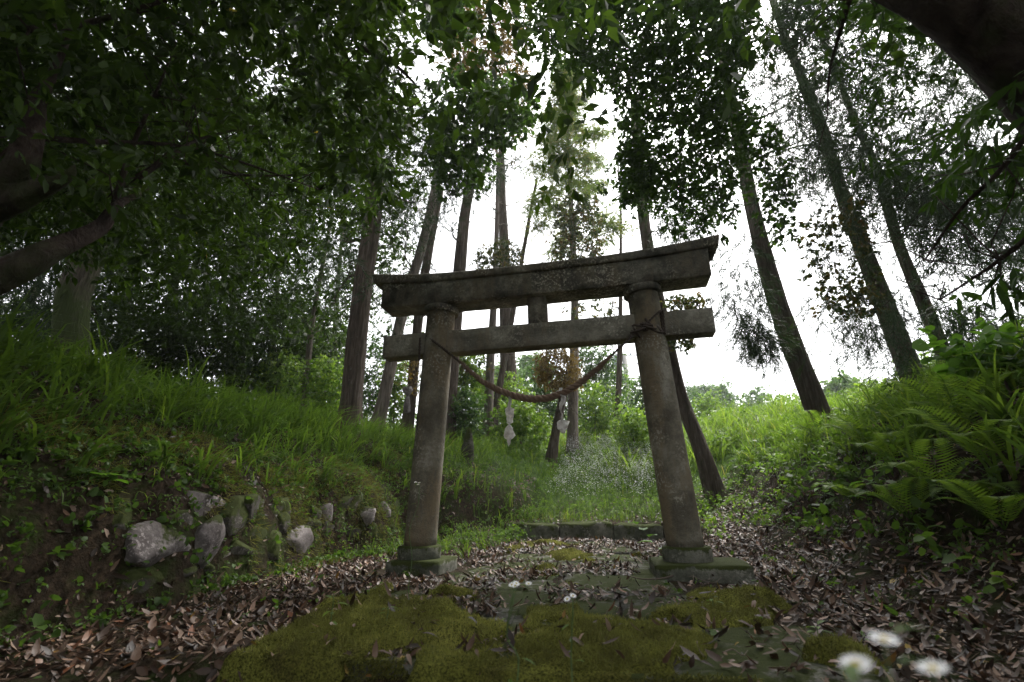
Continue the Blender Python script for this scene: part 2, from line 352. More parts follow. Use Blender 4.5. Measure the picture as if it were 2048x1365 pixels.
def groundmat():
    m, t, b = newmat('forest soil'); n1 = noise(t, 3, 8, .65); n2 = noise(t, 26, 8, .7); n3_ = noise(t, .9, 5, .6)
    c = ramp(t, n2, [(.3, (.012, .009, .006)), (.5, (.035, .025, .016)), (.7, (.08, .055, .035))])
    c = mix(t, ramp(t, n1, [(.48, (0, 0, 0)), (.62, (1, 1, 1))]), c, (.03, .042, .01))
    # open meadow further up the hill is covered in low green
    tc = t.nodes.new('ShaderNodeTexCoord'); sx = t.nodes.new('ShaderNodeSeparateXYZ'); t.links.new(tc.outputs['Object'], sx.inputs[0])
    q = mth(t, 'ADD', mth(t, 'MULTIPLY', mth(t, 'SUBTRACT', sx.outputs[1], 9.), .25), mth(t, 'MULTIPLY', n3_, 1.))
    c = mix(t, ramp(t, q, [(.4, (0, 0, 0)), (.9, (1, 1, 1))]), c, mix(t, n2, (.03, .06, .012), (.09, .15, .03)))
    t.links.new(c, b.inputs['Base Color']); b.inputs['Roughness'].default_value = .95; b.inputs['Specular IOR Level'].default_value = .1
    bump(t, b, mth(t, 'ADD', n2, n1), 1., .05); return m
M['ground'] = groundmat()
def mossmat():
    m, t, b = newmat('moss cushion'); n1 = noise(t, 5, 6, .6); n2 = noise(t, 120, 4, .7)
    c = ramp(t, n1, [(.3, (.08, .065, .026)), (.48, (.15, .15, .032)), (.7, (.23, .235, .05))])
    c = mix(t, ramp(t, n2, [(.35, (1, 1, 1)), (.6, (0, 0, 0))]), c, (.02, .022, .006))
    t.links.new(c, b.inputs['Base Color']); b.inputs['Roughness'].default_value = 1; b.inputs['Specular IOR Level'].default_value = .05
    bump(t, b, n2, 1., .015); return m
M['moss'] = mossmat()

# ------------------------------------------------------------------ ground
def grid(xs, ys, zf):
    X, Y = np.meshgrid(xs, ys); Z = zf(X, Y); nx, ny = len(xs), len(ys)
    i = np.arange(ny-1)[:, None]; j = np.arange(nx-1)[None]
    F = np.stack([i*nx+j, i*nx+j+1, (i+1)*nx+j+1, (i+1)*nx+j], -1).reshape(-1, 4)
    return np.stack([X, Y, Z], -1).reshape(-1, 3), F
s = np.sinh(np.linspace(-4.6, 4.6, 520)); gx = s/np.abs(s).max()*500*.9
s2 = np.sinh(np.linspace(-3.0, 5.0, 560)); gy = 4+s2/s2.max()*600
gx = np.sort(np.concatenate([gx, np.arange(-4.5, 5, .06)])); gy = np.sort(np.concatenate([gy, np.arange(1, 11, .06)]))
v, F = grid(gx, gy, terrain)
tag(MB().add(v, [F]).build('ground', M['ground'], smooth=True), kind='structure')

# path slabs in the gate frame
SL = []
def slab_box(mb, x0, x1, y0, y1, z0, z1, nz=.012, cell=.06, edge=.02, rot=0):
    """rough-topped stone block in the gate frame"""
    nx = max(3, int((x1-x0)/cell)); ny = max(3, int((y1-y0)/cell)); xs = np.linspace(x0, x1, nx+1); ys = np.linspace(y0, y1, ny+1)
    X, Y = np.meshgrid(xs, ys); sd_ = rng.integers(99)
    ed = np.minimum(np.minimum(X-x0, x1-X), np.minimum(Y-y0, y1-Y))
    top = z1+(fbm(X*3, Y*3, sd_)-.5)*2*nz-edge*np.exp(-ed/.03)*fbm(X*6, Y*6, sd_+3)*1.4
    X2 = X+(fbm(X*2.5, Y*2.5, sd_+5)-.5)*.06; Y2 = Y+(fbm(X*2.5, Y*2.5, sd_+7)-.5)*.06
    W_ = lambda x, y, z: np.stack([TX+x*cy_-y*sy_, TY+x*sy_+y*cy_, z], -1)
    P = W_(X2, Y2, top).reshape(-1, 3); N = (nx+1)
    i = np.arange(ny)[:, None]; j = np.arange(nx)[None]
    F = np.stack([i*N+j, i*N+j+1, (i+1)*N+j+1, (i+1)*N+j], -1).reshape(-1, 4)
    loop = list(range(N))+[r*N+nx for r in range(1, ny+1)]+[ny*N+c for c in range(nx-1, -1, -1)]+[r*N for r in range(ny-1, 0, -1)]
    lp = np.array(loop); out = [P]; fs = [F]; base = len(P); n = len(lp)
    rows = 4; prev = lp
    for k in range(1, rows+1):
        q = P[lp].copy(); tt = k/rows; q[:, 2] = q[:, 2]*(1-tt)+z0*tt
        c = P.mean(0); d = unit((q-c)*np.array([1, 1, 0])); q += d*((fbm(q[:, 0]*9+k, q[:, 1]*9+q[:, 2]*9, sd_)-.5)*.03)[:, None]*(1 if k < rows else .4)
        out.append(q); cur = base+np.arange(n); nxt = np.roll(np.arange(n), -1)
        fs.append(np.stack([prev, cur, cur[nxt], prev[nxt]], -1)); prev = cur; base += n
    mb.add(np.concatenate(out), fs)
mb = MB()
for y0, y1, xs in ((-2.56, -1.72, (-.95, .02, .78, 1.5)), (-1.69, -.95, (-.93, -.3, .62, 1.35)), (-.92, -.1, (-.8, .15, 1.0)), (-.07, .85, (-.75, .3, .95)), (.88, 1.75, (-.7, -.05, .9)), (1.78, 2.7, (-.7, .25, .95)), (2.73, 3.6, (-.65, .1, 1.0))):
    for a, b in zip(xs[:-1], xs[1:]):
        slab_box(mb, a+.012, b-.012, y0, y1, -.2, .0+random.uniform(-.012, .012))
tag(mb.build('path', M['slab'], smooth=True), kind='structure')

# moss cushions over the slabs
def mossh(u, v):
    a = fbm(u*1.5+3, v*1.5, 41, 3); big = np.exp(-((u+.45)/.75)**2-((v+1.75)/.8)**2)*.5+np.exp(-((u-.45)/.42)**2-((v+2.2)/.3)**2)*.3
    big += np.exp(-((u-.35)/.3)**2-((v-1.3)/.55)**2)*.36+np.exp(-((u+.35)/.25)**2-((v+.3)/.5)**2)*.16+np.exp(-((u-.95)/.2)**2-((v-1.2)/.4)**2)*.3
    big += np.exp(-((u-1.3)/.45)**2-((v+2.35)/.16)**2)*.3
    big += .21*np.clip((-1.15-v)*2.2, 0, 1)*np.clip((1.35-u)*2, .35, 1)*(fbm(u*2.2, v*2.2+7, 48, 3)+.35)
    big -= .5*np.clip(fbm(u*2.7+1, v*2.7+4, 49, 4)-.50, 0, 1)*5*np.clip(v+3.2, .35, 1)
    big += .12*np.clip((-.9-v)*2, 0, 1)*np.clip((u-.1)*3, 0, 1)*(.4+fbm(u*1.7+5, v*3, 55, 3))
    k = np.clip((a+big-.705)*3.2, -.5, 1); lump = fbm(u*4.5, v*4.5, 43, 3)
    wb = (fbm(u*2.3+9, v*2.3, 47, 3)-.5)*.5
    inside = np.clip(np.minimum(np.minimum(u+.98+wb, 1.5-u+wb), np.minimum(v+2.62, 3.6-v))*12, -1, 1)
    h = np.sqrt(np.clip(k, 0, 1))*.12*(.12+.9*lump**1.5+.5*fbm(u*10, v*10, 53, 2)*lump)+np.where(k > 0, 0, k*.2)
    return np.where(inside > 0, h*np.clip(inside, 0, 1)+np.clip(k, -1, 0)*.1, -.1)
us = np.arange(-1.1, 1.65, .016); vs = np.arange(-2.72, 3.75, .02)
U, V = np.meshgrid(us, vs); H = mossh(U, V)
H = H+(fbm(U*22, V*22, 44, 3)-.5)*.014
P = np.stack([TX+U*cy_-V*sy_, TY+U*sy_+V*cy_, H-.004], -1).reshape(-1, 3)
nx = len(us); i = np.arange(len(vs)-1)[:, None]; j = np.arange(nx-1)[None]
F = np.stack([i*nx+j, i*nx+j+1, (i+1)*nx+j+1, (i+1)*nx+j], -1).reshape(-1, 4)
F = F[(H.ravel()[F] > -.03).any(1)]
mb = MB().add(P, [F]); tag(mb.build('moss', M['moss'], smooth=True), 'olive green moss cushions spread over the path slabs', 'moss', kind='stuff')
# fibres
mb = MB(); n = 150000; u = -1.05+rng.random(n)*2.6; v = -2.66+rng.random(n)**1.6*6.2; h = mossh(u, v); q = h > .012; u, v, h = u[q], v[q], h[q]
P = np.stack([TX+u*cy_-v*sy_, TY+u*sy_+v*cy_, h-.006], -1)
tone = np.clip((fbm(u*4, v*4, 52, 3)-.3)*2.2, 0, 1); instance(mb, STRAND, P, rdir(len(P), 1.6), rdir(len(P)), .012+.012*rng.random(len(P)), .004, tone*.7+.3*rng.random(len(P)))
# front face fibres of the lowest slab
n = 26000; u = -1.0+rng.random(n)*2.5; z = -.14+rng.random(n)*.15; q = fbm(u*3, z*6, 61) > .42; u, z = u[q], z[q]
P = np.stack([TX+u*cy_+2.565*sy_, TY+u*sy_-2.565*cy_, z], -1); d = rdir(len(P)); d[:, 1] -= 1.2
instance(mb, STRAND, P, d, rdir(len(P)), .018, .005, rng.random(len(P))*.7)
tag(mb.build('moss_fibres', M['mossfib']), 'fine upright fibres of the moss cushions on the path', 'moss', kind='stuff')

# ------------------------------------------------------------------ torii gate
def beam(name, mat, parent, xs, prof, loc0=0):
    """loft prof(x) -> (k,2) outline of (y,z) along x in the gate frame"""
    rings = []
    for x in xs: rings.append(prof(x))
    k = len(rings[0][1]); V = []
    s = rng.integers(99)
    for x, (xo, yz) in zip(xs, rings):
        yz = np.asarray(yz); X = np.full(k, x)+xo
        nn = (fbm(X*9+yz[:, 1]*7, yz[:, 0]*13+yz[:, 1]*11, s)-.5)*.012
        c = yz.mean(0); yz = c+(yz-c)*(1+nn[:, None]*.55/.12)
        V.append(np.stack([TX+X*cy_-yz[:, 0]*sy_, TY+X*sy_+yz[:, 0]*cy_, yz[:, 1]], -1))
    V = np.concatenate(V); n = len(xs); i = np.arange(n-1)[:, None]; j = np.arange(k)[None]; jn = (j+1) % k
    F = np.stack([i*k+j, i*k+jn, (i+1)*k+jn, (i+1)*k+j], -1).reshape(-1, 4)
    return MB().add(V, [F, np.arange(k)[::-1][None], (np.arange(k)+(n-1)*k)[None]]).build(name, mat, parent)
def rect(y0, y1, z0, z1, c=.012, m=3):
    o = []
    pts = [(y0+c, z0), (y1-c, z0), (y1, z0+c), (y1, z1-c), (y1-c, z1), (y0+c, z1), (y0, z1-c), (y0, z0+c)]
    for a, b in zip(pts, pts[1:]+pts[:1]):
        for t in range(m): o.append((a[0]+(b[0]-a[0])*t/m, a[1]+(b[1]-a[1])*t/m))
    return o
gate = empty('torii_gate', TW(0, 0, 0), 'weathered grey stone shrine gate standing across the mossy path', 'torii gate')
sori = lambda x: .06*abs(x/1.75)**3.2
KL, SLN, NL = 1.79, 1.688, 1.66
beam('upper_beam', M['torii'], gate, np.linspace(-SLN, SLN, 70), lambda x: (0, rect(-.15, .15, 2.562+sori(x)*.35, 2.812+sori(x)-.003, .006)))
def kas(x):
    e = sori(x); t = .078+.028*abs(x/KL)**3; z0 = 2.812+e
    a = [(-.166, z0), (.166, z0), (.173, z0+.006), (.180, z0+t-.006), (.174, z0+t), (0, z0+t*1.2), (-.174, z0+t), (-.180, z0+t-.006), (-.173, z0+.006)]
    yz = np.array([(p[0]+(q[0]-p[0])*m/3, p[1]+(q[1]-p[1])*m/3) for p, q in zip(a, a[1:]+a[:1]) for m in range(3)]); k = np.clip((abs(x)/KL-.95)/.05, 0, 1)
    return (np.sign(x)*k*(yz[:, 1]-z0)*.18, yz)
beam('top_beam', M['torii'], gate, np.linspace(-KL, KL, 80), kas)
beam('tie_beam', M['tiebeam'], gate, np.linspace(-NL, NL, 60), lambda x: (0, rect(-.088, .088, 2.031, 2.272, .006)))
beam('centre_strut', M['torii'], gate, np.linspace(-.095, .095, 6), lambda x: (0, rect(-.07, .07, 2.274, 2.56, .005)))
HP, S2, INC = 2.47, 1.181, .0512
for sgn in (-1, 1):
    mb = MB(); zz = np.linspace(.2, HP+.03, 30)
    pts = [TW(sgn*(S2-math.tan(INC)*z), 0, z) for z in zz]; tube(mb, pts, np.full(30, .149), 36, .012)
    pil = mb.build('pillar', M['pillar'], gate, smooth=True)
    pt = [TW(sgn*(S2-math.tan(INC)*z), 0, z) for z in (HP+.02, HP+.026, HP+.085, HP+.09)]
    mb = MB(); tube(mb, pt, [.176, .184, .184, .178], 36, .01); mb.build('pillar_cap', M['torii'], gate, smooth=False)
    mb = MB(); c = TW(sgn*(S2-.004), 0, 0)
    tube(mb, [c+(0, 0, z) for z in (.085, .1, .185, .203, .206)], [.19, .197, .197, .19, .15], 36, .02)
    mb.build('pillar_foot', M['plinth'], gate, smooth=False)
    mb = MB(); a_, b_ = (-.29, .43) if sgn > 0 else (-.21, .27)
    slab_box(mb, sgn*S2+a_, sgn*S2+b_, -.30 if sgn > 0 else -.25, .34, -.08, .095, .004, .04, .015)
    mb.build('plinth', M['plinth'], gate, smooth=True)

# rope with its paper streamers
def onplane(px, py, off=-.165):      # ray meets the gate's front plane
    d = ray(px, py); n = np.array([-sy_, cy_, 0]); o = TW(0, off, 0); return CAM+d*(((o-CAM)@n)/(d@n))
rope = empty('straw_rope', onplane(1060, 790), 'twisted brown straw rope slung between the two gate pillars', 'rope')
thick = [(918, 722), (935, 738), (965, 764), (1000, 782), (1030, 793), (1062, 799), (1095, 797), (1130, 785), (1165, 763), (1195, 738), (1222, 712)]
tp = np.array([onplane(x, y, -.16) for x, y in thick])
def resample(p, n):
    d = np.concatenate([[0], np.cumsum(np.linalg.norm(np.diff(p, axis=0), axis=1))]); t = np.linspace(0, d[-1], n)
    return np.stack([np.interp(t, d, p[:, k]) for k in range(3)], -1), t
C_, arc = resample(tp, 260)
for _ in range(20): C_[1:-1] = (C_[:-2]+C_[1:-1]*2+C_[2:])/4
env = .35+.65*np.sin(np.clip(np.linspace(0, 1, 260), .02, .98)*np.pi)**.7
T = unit(np.gradient(C_, axis=0)); X = unit(np.cross(T, [0, 0, 1.])); Y = np.cross(T, X)
mb = MB()
for k in range(3):
    a = arc*42+k*2.094; tube(mb, C_+(X*np.cos(a)[:, None]+Y*np.sin(a)[:, None])*(.017*env)[:, None], .0195*env, 9, .25)
mb.build('twisted_rope', M['rope'], rope, smooth=True)
mb = MB(); k = rng.integers(0, 260, 1500); d = unit(T[k]*.6*rng.choice([-1, 1], 1500)[:, None]+rdir(1500))
instance(mb, STRAND, C_[k]+rdir(1500)*.025*env[k][:, None], d, rdir(1500), .02+.03*rng.random(1500), .0022, rng.random(1500))
k = np.concatenate([rng.integers(8, 22, 350), rng.integers(205, 250, 700)]); n = len(k)
instance(mb, STRAND, C_[k]+rdir(n)*.012, unit(rdir(n, -.6)), rdir(n), .03+.05*rng.random(n), .0025, rng.random(n), bend=.3)
mb.build('frayed_fibres', M['rope'], rope)
def thin(pts, r=.011):
    c, a_ = resample(np.array(pts), 60); t_ = unit(np.gradient(c, axis=0)); x_ = unit(np.cross(t_, [.1, .9, .3])); y_ = np.cross(t_, x_); m_ = MB()
    for k in range(2):
        a = a_*90+k*3.14; tube(m_, c+(x_*np.cos(a)[:, None]+y_*np.sin(a)[:, None])*r*.5, r*.62, 6, .15)
    return m_.build('tie_cord', M['ropedark'], rope, smooth=True)
thin([onplane(853, 672, -.10), onplane(872, 686, -.17), onplane(895, 704, -.18), onplane(922, 726, -.165)], .013)
thin([onplane(1218, 716, -.16), onplane(1248, 688, -.165), onplane(1275, 662, -.175), onplane(1288, 655, -.175)], .011)
thin([onplane(1290, 652, -.18), onplane(1303, 638, -.175), onplane(1318, 624, -.15), onplane(1327, 619, -.1)], .010)
thin([onplane(1326, 620, -.1), onplane(1327, 640, -.1), onplane(1330, 668, -.1)], .012)
thin([onplane(1322, 621, -.1), onplane(1323, 642, -.1), onplane(1327, 668, -.1)], .011)
thin([onplane(840, 676, -.1), onplane(839, 700, -.1), onplane(838, 722, -.1)], .011)
mb = MB(); kc = onplane(1288, 652, -.185)
for k in range(9):
    a = kc+rng.normal(size=3)*.02; tube(mb, curve_pts(a, a+rng.normal(size=3)*.05, 5, .9), .011, 7, .3, sub=3)
for k in range(6): tube(mb, curve_pts(kc, kc+np.array([.05+.03*rng.random(), -.03, -.03*rng.random()-.01]), 4, .4), .007, 6, .3, sub=3)
mb.build('knot', M['ropedark'], rope, smooth=True)
def shide(pl, label, off=-.17):
    """crumpled zigzag paper: list of (left px, right px, y px, twist)"""
    top = onplane((pl[0][0]+pl[0][1])/2, pl[0][2], off); e = empty('paper_streamer', top, label, 'paper streamer', 'paper streamers hanging from the rope')
    mb = MB(); rows = []; pl2 = []
    for (q0, q1) in zip(pl[:-1], pl[1:]):
        pl2 += [tuple(q0[m]+(q1[m]-q0[m])*t for m in range(4)) for t in (0, .34, .67)]
    pl2.append(pl[-1])
    for n_, (a, b, y, tw) in enumerate(pl2):
        c_ = (a+b)/2+1.2*math.sin(y*.9); a += 1.6*(fbm(y*.35, 3.1, 4, 2)-.5)*2; b += 1.6*(fbm(y*.35, 7.7, 5, 2)-.5)*2
        zf = [0, .012, -.006, .02, -.004, .010, 0]
        rows.append([onplane(a+(b-a)*t+(c_-(a+b)/2)*math.sin(t*3.14), y, off+tw*1.6*(2*t-1)-zf[m]*(.5+.8*abs(math.sin(y*.31+m)))) for m, t in enumerate(np.linspace(0, 1, 7))])
    V = np.array(rows).reshape(-1, 3)
    n = len(rows); i = np.arange(n-1)[:, None]; j = np.arange(6)[None]
    F = np.stack([i*7+j, i*7+j+1, (i+1)*7+j+1, (i+1)*7+j], -1).reshape(-1, 4); mb.add(V, [F])
    o = mb.build('folded_paper', M['paper'], e); md = o.modifiers.new('s', 'SOLIDIFY'); md.thickness = .0012
    return e
shide([(1018, 1024, 792, .0), (1017, 1023, 804, .004), (1015, 1022, 815, -.01), (1010, 1029, 819, .012), (1011, 1028, 828, -.015), (1013, 1025, 838, .018), (1014, 1026, 846, .01), (1017, 1020, 849, -.006), (1015, 1022, 852, .01),
       (1010, 1025, 858, -.015), (1008, 1029, 868, .02), (1007, 1031, 872, .022), (1009, 1026, 877, -.01), (1014, 1021, 880, .0), (1016, 1020, 888, .003), (1017, 1018, 893, 0)],
      'crumpled white paper streamer hanging left of the rope middle, long with a flared bottom')
shide([(1119, 1124, 776, .0), (1121, 1127, 790, .005), (1122, 1132, 796, -.01), (1121, 1131, 803, .01), (1118, 1126, 812, .012), (1119, 1123, 820, -.004), (1122, 1125, 828, .0), (1122, 1125, 840, .003),
       (1115, 1139, 843, .018), (1114, 1137, 852, -.022), (1115, 1133, 858, .02), (1122, 1131, 863, -.01), (1123, 1130, 867, .006)],
      'torn white paper streamer hanging right of the rope middle, ending in a square kite shape')

# ------------------------------------------------------------------ stones, steps
def rockmesh(mb, c, rx, ry, rz, face, seed, sub=3):
    import bmesh
    bm = bmesh.new(); bmesh.ops.create_icosphere(bm, subdivisions=sub, radius=1); v = np.array([x.co[:] for x in bm.verts]); f = np.array([[x.index for x in q.verts] for q in bm.faces]); bm.free()
    v = np.sign(v)*np.abs(v)**.7; v *= (1+1.1*(n3(v+seed*3.1, 1.1, seed)[:, None]-.5)+.22*(n3(v+seed, 4, seed+3)[:, None]-.5))
    for _ in range(9):      # chiselled flat facets
        d = rdir(1)[0]; q = v@d; k = q > .7; v[k] -= d*(q[k]-.7)[:, None]*.9
    X = np.array([math.cos(face), math.sin(face), 0]); Y = np.array([-X[1], X[0], 0]); Z = np.array([0, 0, 1.])
    mb.add(c+v[:, :1]*X*rx+v[:, 1:2]*Y*ry+v[:, 2:3]*Z*rz, [f])
# face angle along gate direction (wall runs along the gate's depth axis)
wall = empty('retaining_wall', TW(-2.45, 0, 0), 'mossy dry stone retaining wall at the foot of the left bank', 'retaining wall')
big = [(318, 1100, 118, 80, 'rock'), (408, 1108, 84, 100, 'rock'), (398, 1008, 118, 52, 'rock'), (598, 1092, 78, 66, 'rock'), (462, 1110, 50, 60, 'drock'), (520, 1105, 70, 55, 'drock'), (655, 1030, 36, 30, 'rock'), (692, 1042, 44, 46, 'drock'), (735, 1030, 34, 34, 'rock'), (770, 1024, 30, 36, 'rock'),
       (668, 1068, 40, 34, 'drock'), (712, 1075, 42, 30, 'drock'), (755, 1062, 38, 30, 'drock'), (792, 1050, 34, 30, 'drock'), (250, 1060, 80, 70, 'drock'), (335, 1160, 100, 50, 'drock'), (480, 1040, 90, 60, 'drock'), (560, 1030, 80, 50, 'drock'),
       (710, 1000, 40, 30, 'drock'), (800, 1010, 40, 30, 'drock'), (365, 1050, 60, 40, 'drock'), (255, 1120, 60, 60, 'drock'), (545, 1085, 60, 50, 'drock'), (700, 1010, 40, 36, 'drock'), (625, 1060, 50, 40, 'drock'), (640, 1095, 44, 34, 'drock')]
STONEPOS = []
for _ in range(12):
    x = rng.uniform(300, 800); y0_ = np.interp(x, [260, 640, 800], [1180, 1125, 1085]); hh_ = np.interp(x, [260, 800], [150, 85]); q_ = rng.uniform(40, 80)*np.interp(x, [260, 800], [1.1, .55]); big.append((x, y0_-rng.random()*hh_, q_*1.2, q_*.8, 'drock'))
for i_, (x, y, w_, h_, k) in enumerate(big):
    p = hit(x, y); dp = depth(p); mb = MB(); rockmesh(mb, p+np.array([-.075, .03, 0])*(1 if k == 'rock' else 1.7), .16, w_/2/FPX*dp*(1.4 if k == 'rock' else 1.75), h_/2/FPX*dp*(1.35 if k == 'rock' else 1.6), TYAW+.25+rng.normal()*.25, i_, 4)
    STONEPOS.append((p, w_/2/FPX*dp)); mb.build('stone', M[k], wall, smooth=True)
step = empty('stone_step', TW(.3, 4.0, 0), 'low mossy stone step across the path behind the gate', 'step')
for a, b in ((-1.15, -.35), (-.33, .52), (.54, 1.3), (1.32, 1.95)):
    mb = MB(); slab_box(mb, a, b, 3.93, 4.3, -.05, .24+random.uniform(-.03, .02), .035, .03, .06); mb.build('step_stone', M['plinth'], step, smooth=True)
mb = MB(); c = at(936, 868, 9.6); g0 = tz(c[0], c[1]); rockmesh(mb, np.array([c[0], c[1], (g0+1.98)/2]), .13, .1, (1.98-g0)/2+.05, 0, 71)
tag(mb.build('stone_marker', M['drock'], smooth=True), 'dark rounded stone marker post in the grass behind the left pillar', 'stone marker')
mb = MB(); c = at(816, 782, 11.); rockmesh(mb, c, .13, .1, .14, 0, 75); rockmesh(mb, c-(0, 0, .35), .09, .09, .26, 0, 76)
tag(mb.build('stone_post', M['rock'], smooth=True), 'small pale-topped stone post in tall grass left of the left pillar', 'stone post')

# ------------------------------------------------------------------ trees
def trunkpts(px, Y):
    Y = np.broadcast_to(Y, (len(px),)); P = [at(x, y, d) for (x, y), d in zip(px, Y)]
    d = (P[0]-P[1])/max(P[1][2]-P[0][2], .1); g = tz(P[0][0], P[0][1])-.25
    if P[0][2] > g: P = [P[0]+d*(P[0][2]-g)]+P
    return P
def tree(px, Y, wpx, label, name='cedar_tree', cat='tree', bark='bark', top=0., taper=.6, group=None, branches=0, blen=1.2, bz=(.35, 1.), bdrop=-.1, crown=None, dead=False, flare=1.5):
    """px: points up the trunk as seen; wpx: width in pixels at the first; crown: callable(MB crown, MB stems) filling foliage"""
    P = trunkpts(px, Y); r0 = wpx/2/FPX*depth(P[1 if len(P) > len(px) else 0])
    if top:
        d = unit(P[-1]-P[-2]); P = P+[P[-1]+d*top*.5, P[-1]+d*top]
    P = np.array(P); hh = (P[:, 2]-P[0, 2])/(P[-1, 2]-P[0, 2]); rad = r0*(1-(1-(taper if not top else .15))*hh); rad[0] *= flare
    e = empty(name, (P[0, 0], P[0, 1], P[0, 2]+.2), label, cat, group)
    mb = MB(); P[1:-1] += rng.normal(size=(len(P)-2, 3))*np.array([.025, .025, 0]); tube(mb, P, rad, 20, .17, sub=14)
    for _ in range(7):
        kk = rng.integers(1, len(P)); a_ = P[kk-1]+(P[kk]-P[kk-1])*rng.random(); d_ = rdir(1, .1)[0]; l_ = rng.uniform(.12, .5)
        tube(mb, curve_pts(a_, a_+d_*(r0*.8+l_), 4, .08), np.linspace(r0*.17, r0*.05, 4), 5)
    mb.build('trunk', M[bark], e, smooth=True)
    if branches:
        for k in range(branches):
            mb = MB()
            t = rng.uniform(*bz); i = np.interp(t, hh, np.arange(len(P))); a = P[int(i)]+(P[min(int(i)+1, len(P)-1)]-P[int(i)])*(i-int(i))
            d = rng.normal(size=3); d[2] = rng.uniform(-.2, .35); d = unit(d); l = blen*rng.uniform(.4, 1.2)
            b = a+d*l+np.array([0, 0, bdrop*l]); q = curve_pts(a, b, 6, .1, .05); rr = r0*(.16 if not dead else .12)
            tube(mb, q, np.linspace(rr, rr*.2, 6), 6, .1, sub=3)
            for _ in range(4):
                s0 = q[rng.integers(2, 6)]; tube(mb, curve_pts(s0, s0+unit(d+rdir(1)[0])*l*.35, 4, .2), np.linspace(rr*.35, rr*.1, 4), 4)
            mb.build('branch', M[bark], e)
    if crown:
        for part, mat, fn in crown:
            mb = MB(); fn(mb); mb.build(part, M[mat], e)
    return e
def leaves(poly, d0, d1, n, nl, L, asp=.42, sc=1.2, thr=.45, seed=0, tpl=LEAF8, **k):
    return lambda mb: twigs(mb, sample(poly, d0, d1, n, sc, thr, seed), nl, L, asp, tpl, **k)
def needles(poly, d0, d1, n, ns, L, W, sc=.9, thr=.47, seed=0, down=.5):
    return lambda mb: sprays(mb, sample(poly, d0, d1, n, sc, thr, seed), ns, L, W, down)
def boughs(p0, p1, n, l0, l1, L=.24, W=.016, ns=11, per=34, gap=.4):
    """whorls of conifer boughs along a trunk line, bare inside and tufted outside"""
    def fn(mb):
        for k in range(n):
            t = (k+rng.random())/n; a = p0+(p1-p0)*t; az = k*2.4+rng.normal()*.4; l = (l0+(l1-l0)*t**1.3)*rng.uniform(.55, 1.15)
            if rng.random() < .12: continue
            d = np.array([math.cos(az), math.sin(az), rng.uniform(.0, .45)]); m_ = int(per*rng.uniform(.5, 1.2)*(.5+.5*l/l0)); q = gap+(1-gap)*rng.random(m_)**.8
            C = a+d*(q*l)[:, None]-np.array([0, 0, 1.])*(.28*l*q*q)[:, None]+rng.normal(size=(m_, 3))*.10*l*np.array([1, 1, .45])
            sprays(mb, C, ns, L, W, -.05)
    return fn
both = lambda *f: (lambda mb: [g(mb) for g in f])

# --- left side
tree([(130, 720), (158, 600), (182, 490), (195, 380), (210, 200)], 6.6, 62, 'mossy grey tree trunk at the far left above the long grass', 'broadleaf_tree', 'tree', 'mossbark', 0, .8,
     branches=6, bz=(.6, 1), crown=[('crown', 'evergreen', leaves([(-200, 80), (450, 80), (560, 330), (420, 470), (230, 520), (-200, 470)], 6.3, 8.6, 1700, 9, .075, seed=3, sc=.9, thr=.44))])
tree([(703, 800), (722, 600), (740, 430), (748, 300), (755, 100)], 9., 44, 'tall straight cedar trunk between the long grass and the left end of the gate', bark='bark', taper=.75, branches=10, bz=(.35, .9), blen=1.5,
     crown=[('crown', 'cedar', needles([(560, -60), (860, -60), (880, 200), (840, 560), (760, 640), (690, 560), (600, 450)], 9, 13, 800, 12, .28, .014, seed=5))])
tree([(762, 812), (800, 640), (845, 480), (868, 385), (884, 290)], 11, 25, 'slender pale trunk leaning right just left of the gate', 'leaning_tree', 'tree', 'palebark', 0, .7, branches=8, bz=(.5, 1), blen=1.6,
     crown=[('crown', 'cedar', needles([(770, 240), (960, 220), (940, 400), (880, 460), (780, 420)], 10.5, 13, 220, 12, .25, .014, seed=8))])
tree([(818, 800), (836, 640), (862, 500), (880, 380)], 12.5, 22, 'dark trunk wrapped in a dry vine clump right behind the left pillar', 'vine_wrapped_tree', 'tree', 'bark', 0, .8, branches=6, bz=(.4, .9),
     crown=[('vine', 'brown', leaves([(806, 700), (850, 690), (856, 780), (812, 790)], 11.9, 12.4, 120, 8, .09, .2, thr=.3)),
            ('crown', 'cedar', needles([(760, 330), (920, 330), (920, 470), (840, 600), (760, 560)], 12, 15, 260, 12, .25, .016, seed=4))])
tree([(898, 820), (925, 470), (945, 350), (950, 200), (948, 60)], 12, 36, 'thick cedar trunk rising over the left part of the gate, draped in bright ivy', 'ivy_clad_cedar', 'tree', 'bark', 2, .8, branches=8, bz=(.35, .8), blen=1.3,
     crown=[('ivy', 'ivy', both(leaves([(865, 190), (930, 140), (1005, 160), (1068, 215), (1020, 280), (985, 300), (965, 390), (905, 395), (850, 330)], 9.6, 11.5, 1000, 9, .085, .8, tpl=ROUND8, thr=.38),
                                leaves([(840, -60), (960, -60), (950, 70), (900, 60), (870, 90)], 9, 11, 300, 9, .085, .8, tpl=ROUND8, thr=.4))),
            ('crown', 'cedar', needles([(880, 330), (1050, 290), (1020, 340), (960, 420), (890, 470)], 11, 13, 130, 12, .25, .014, seed=2))])
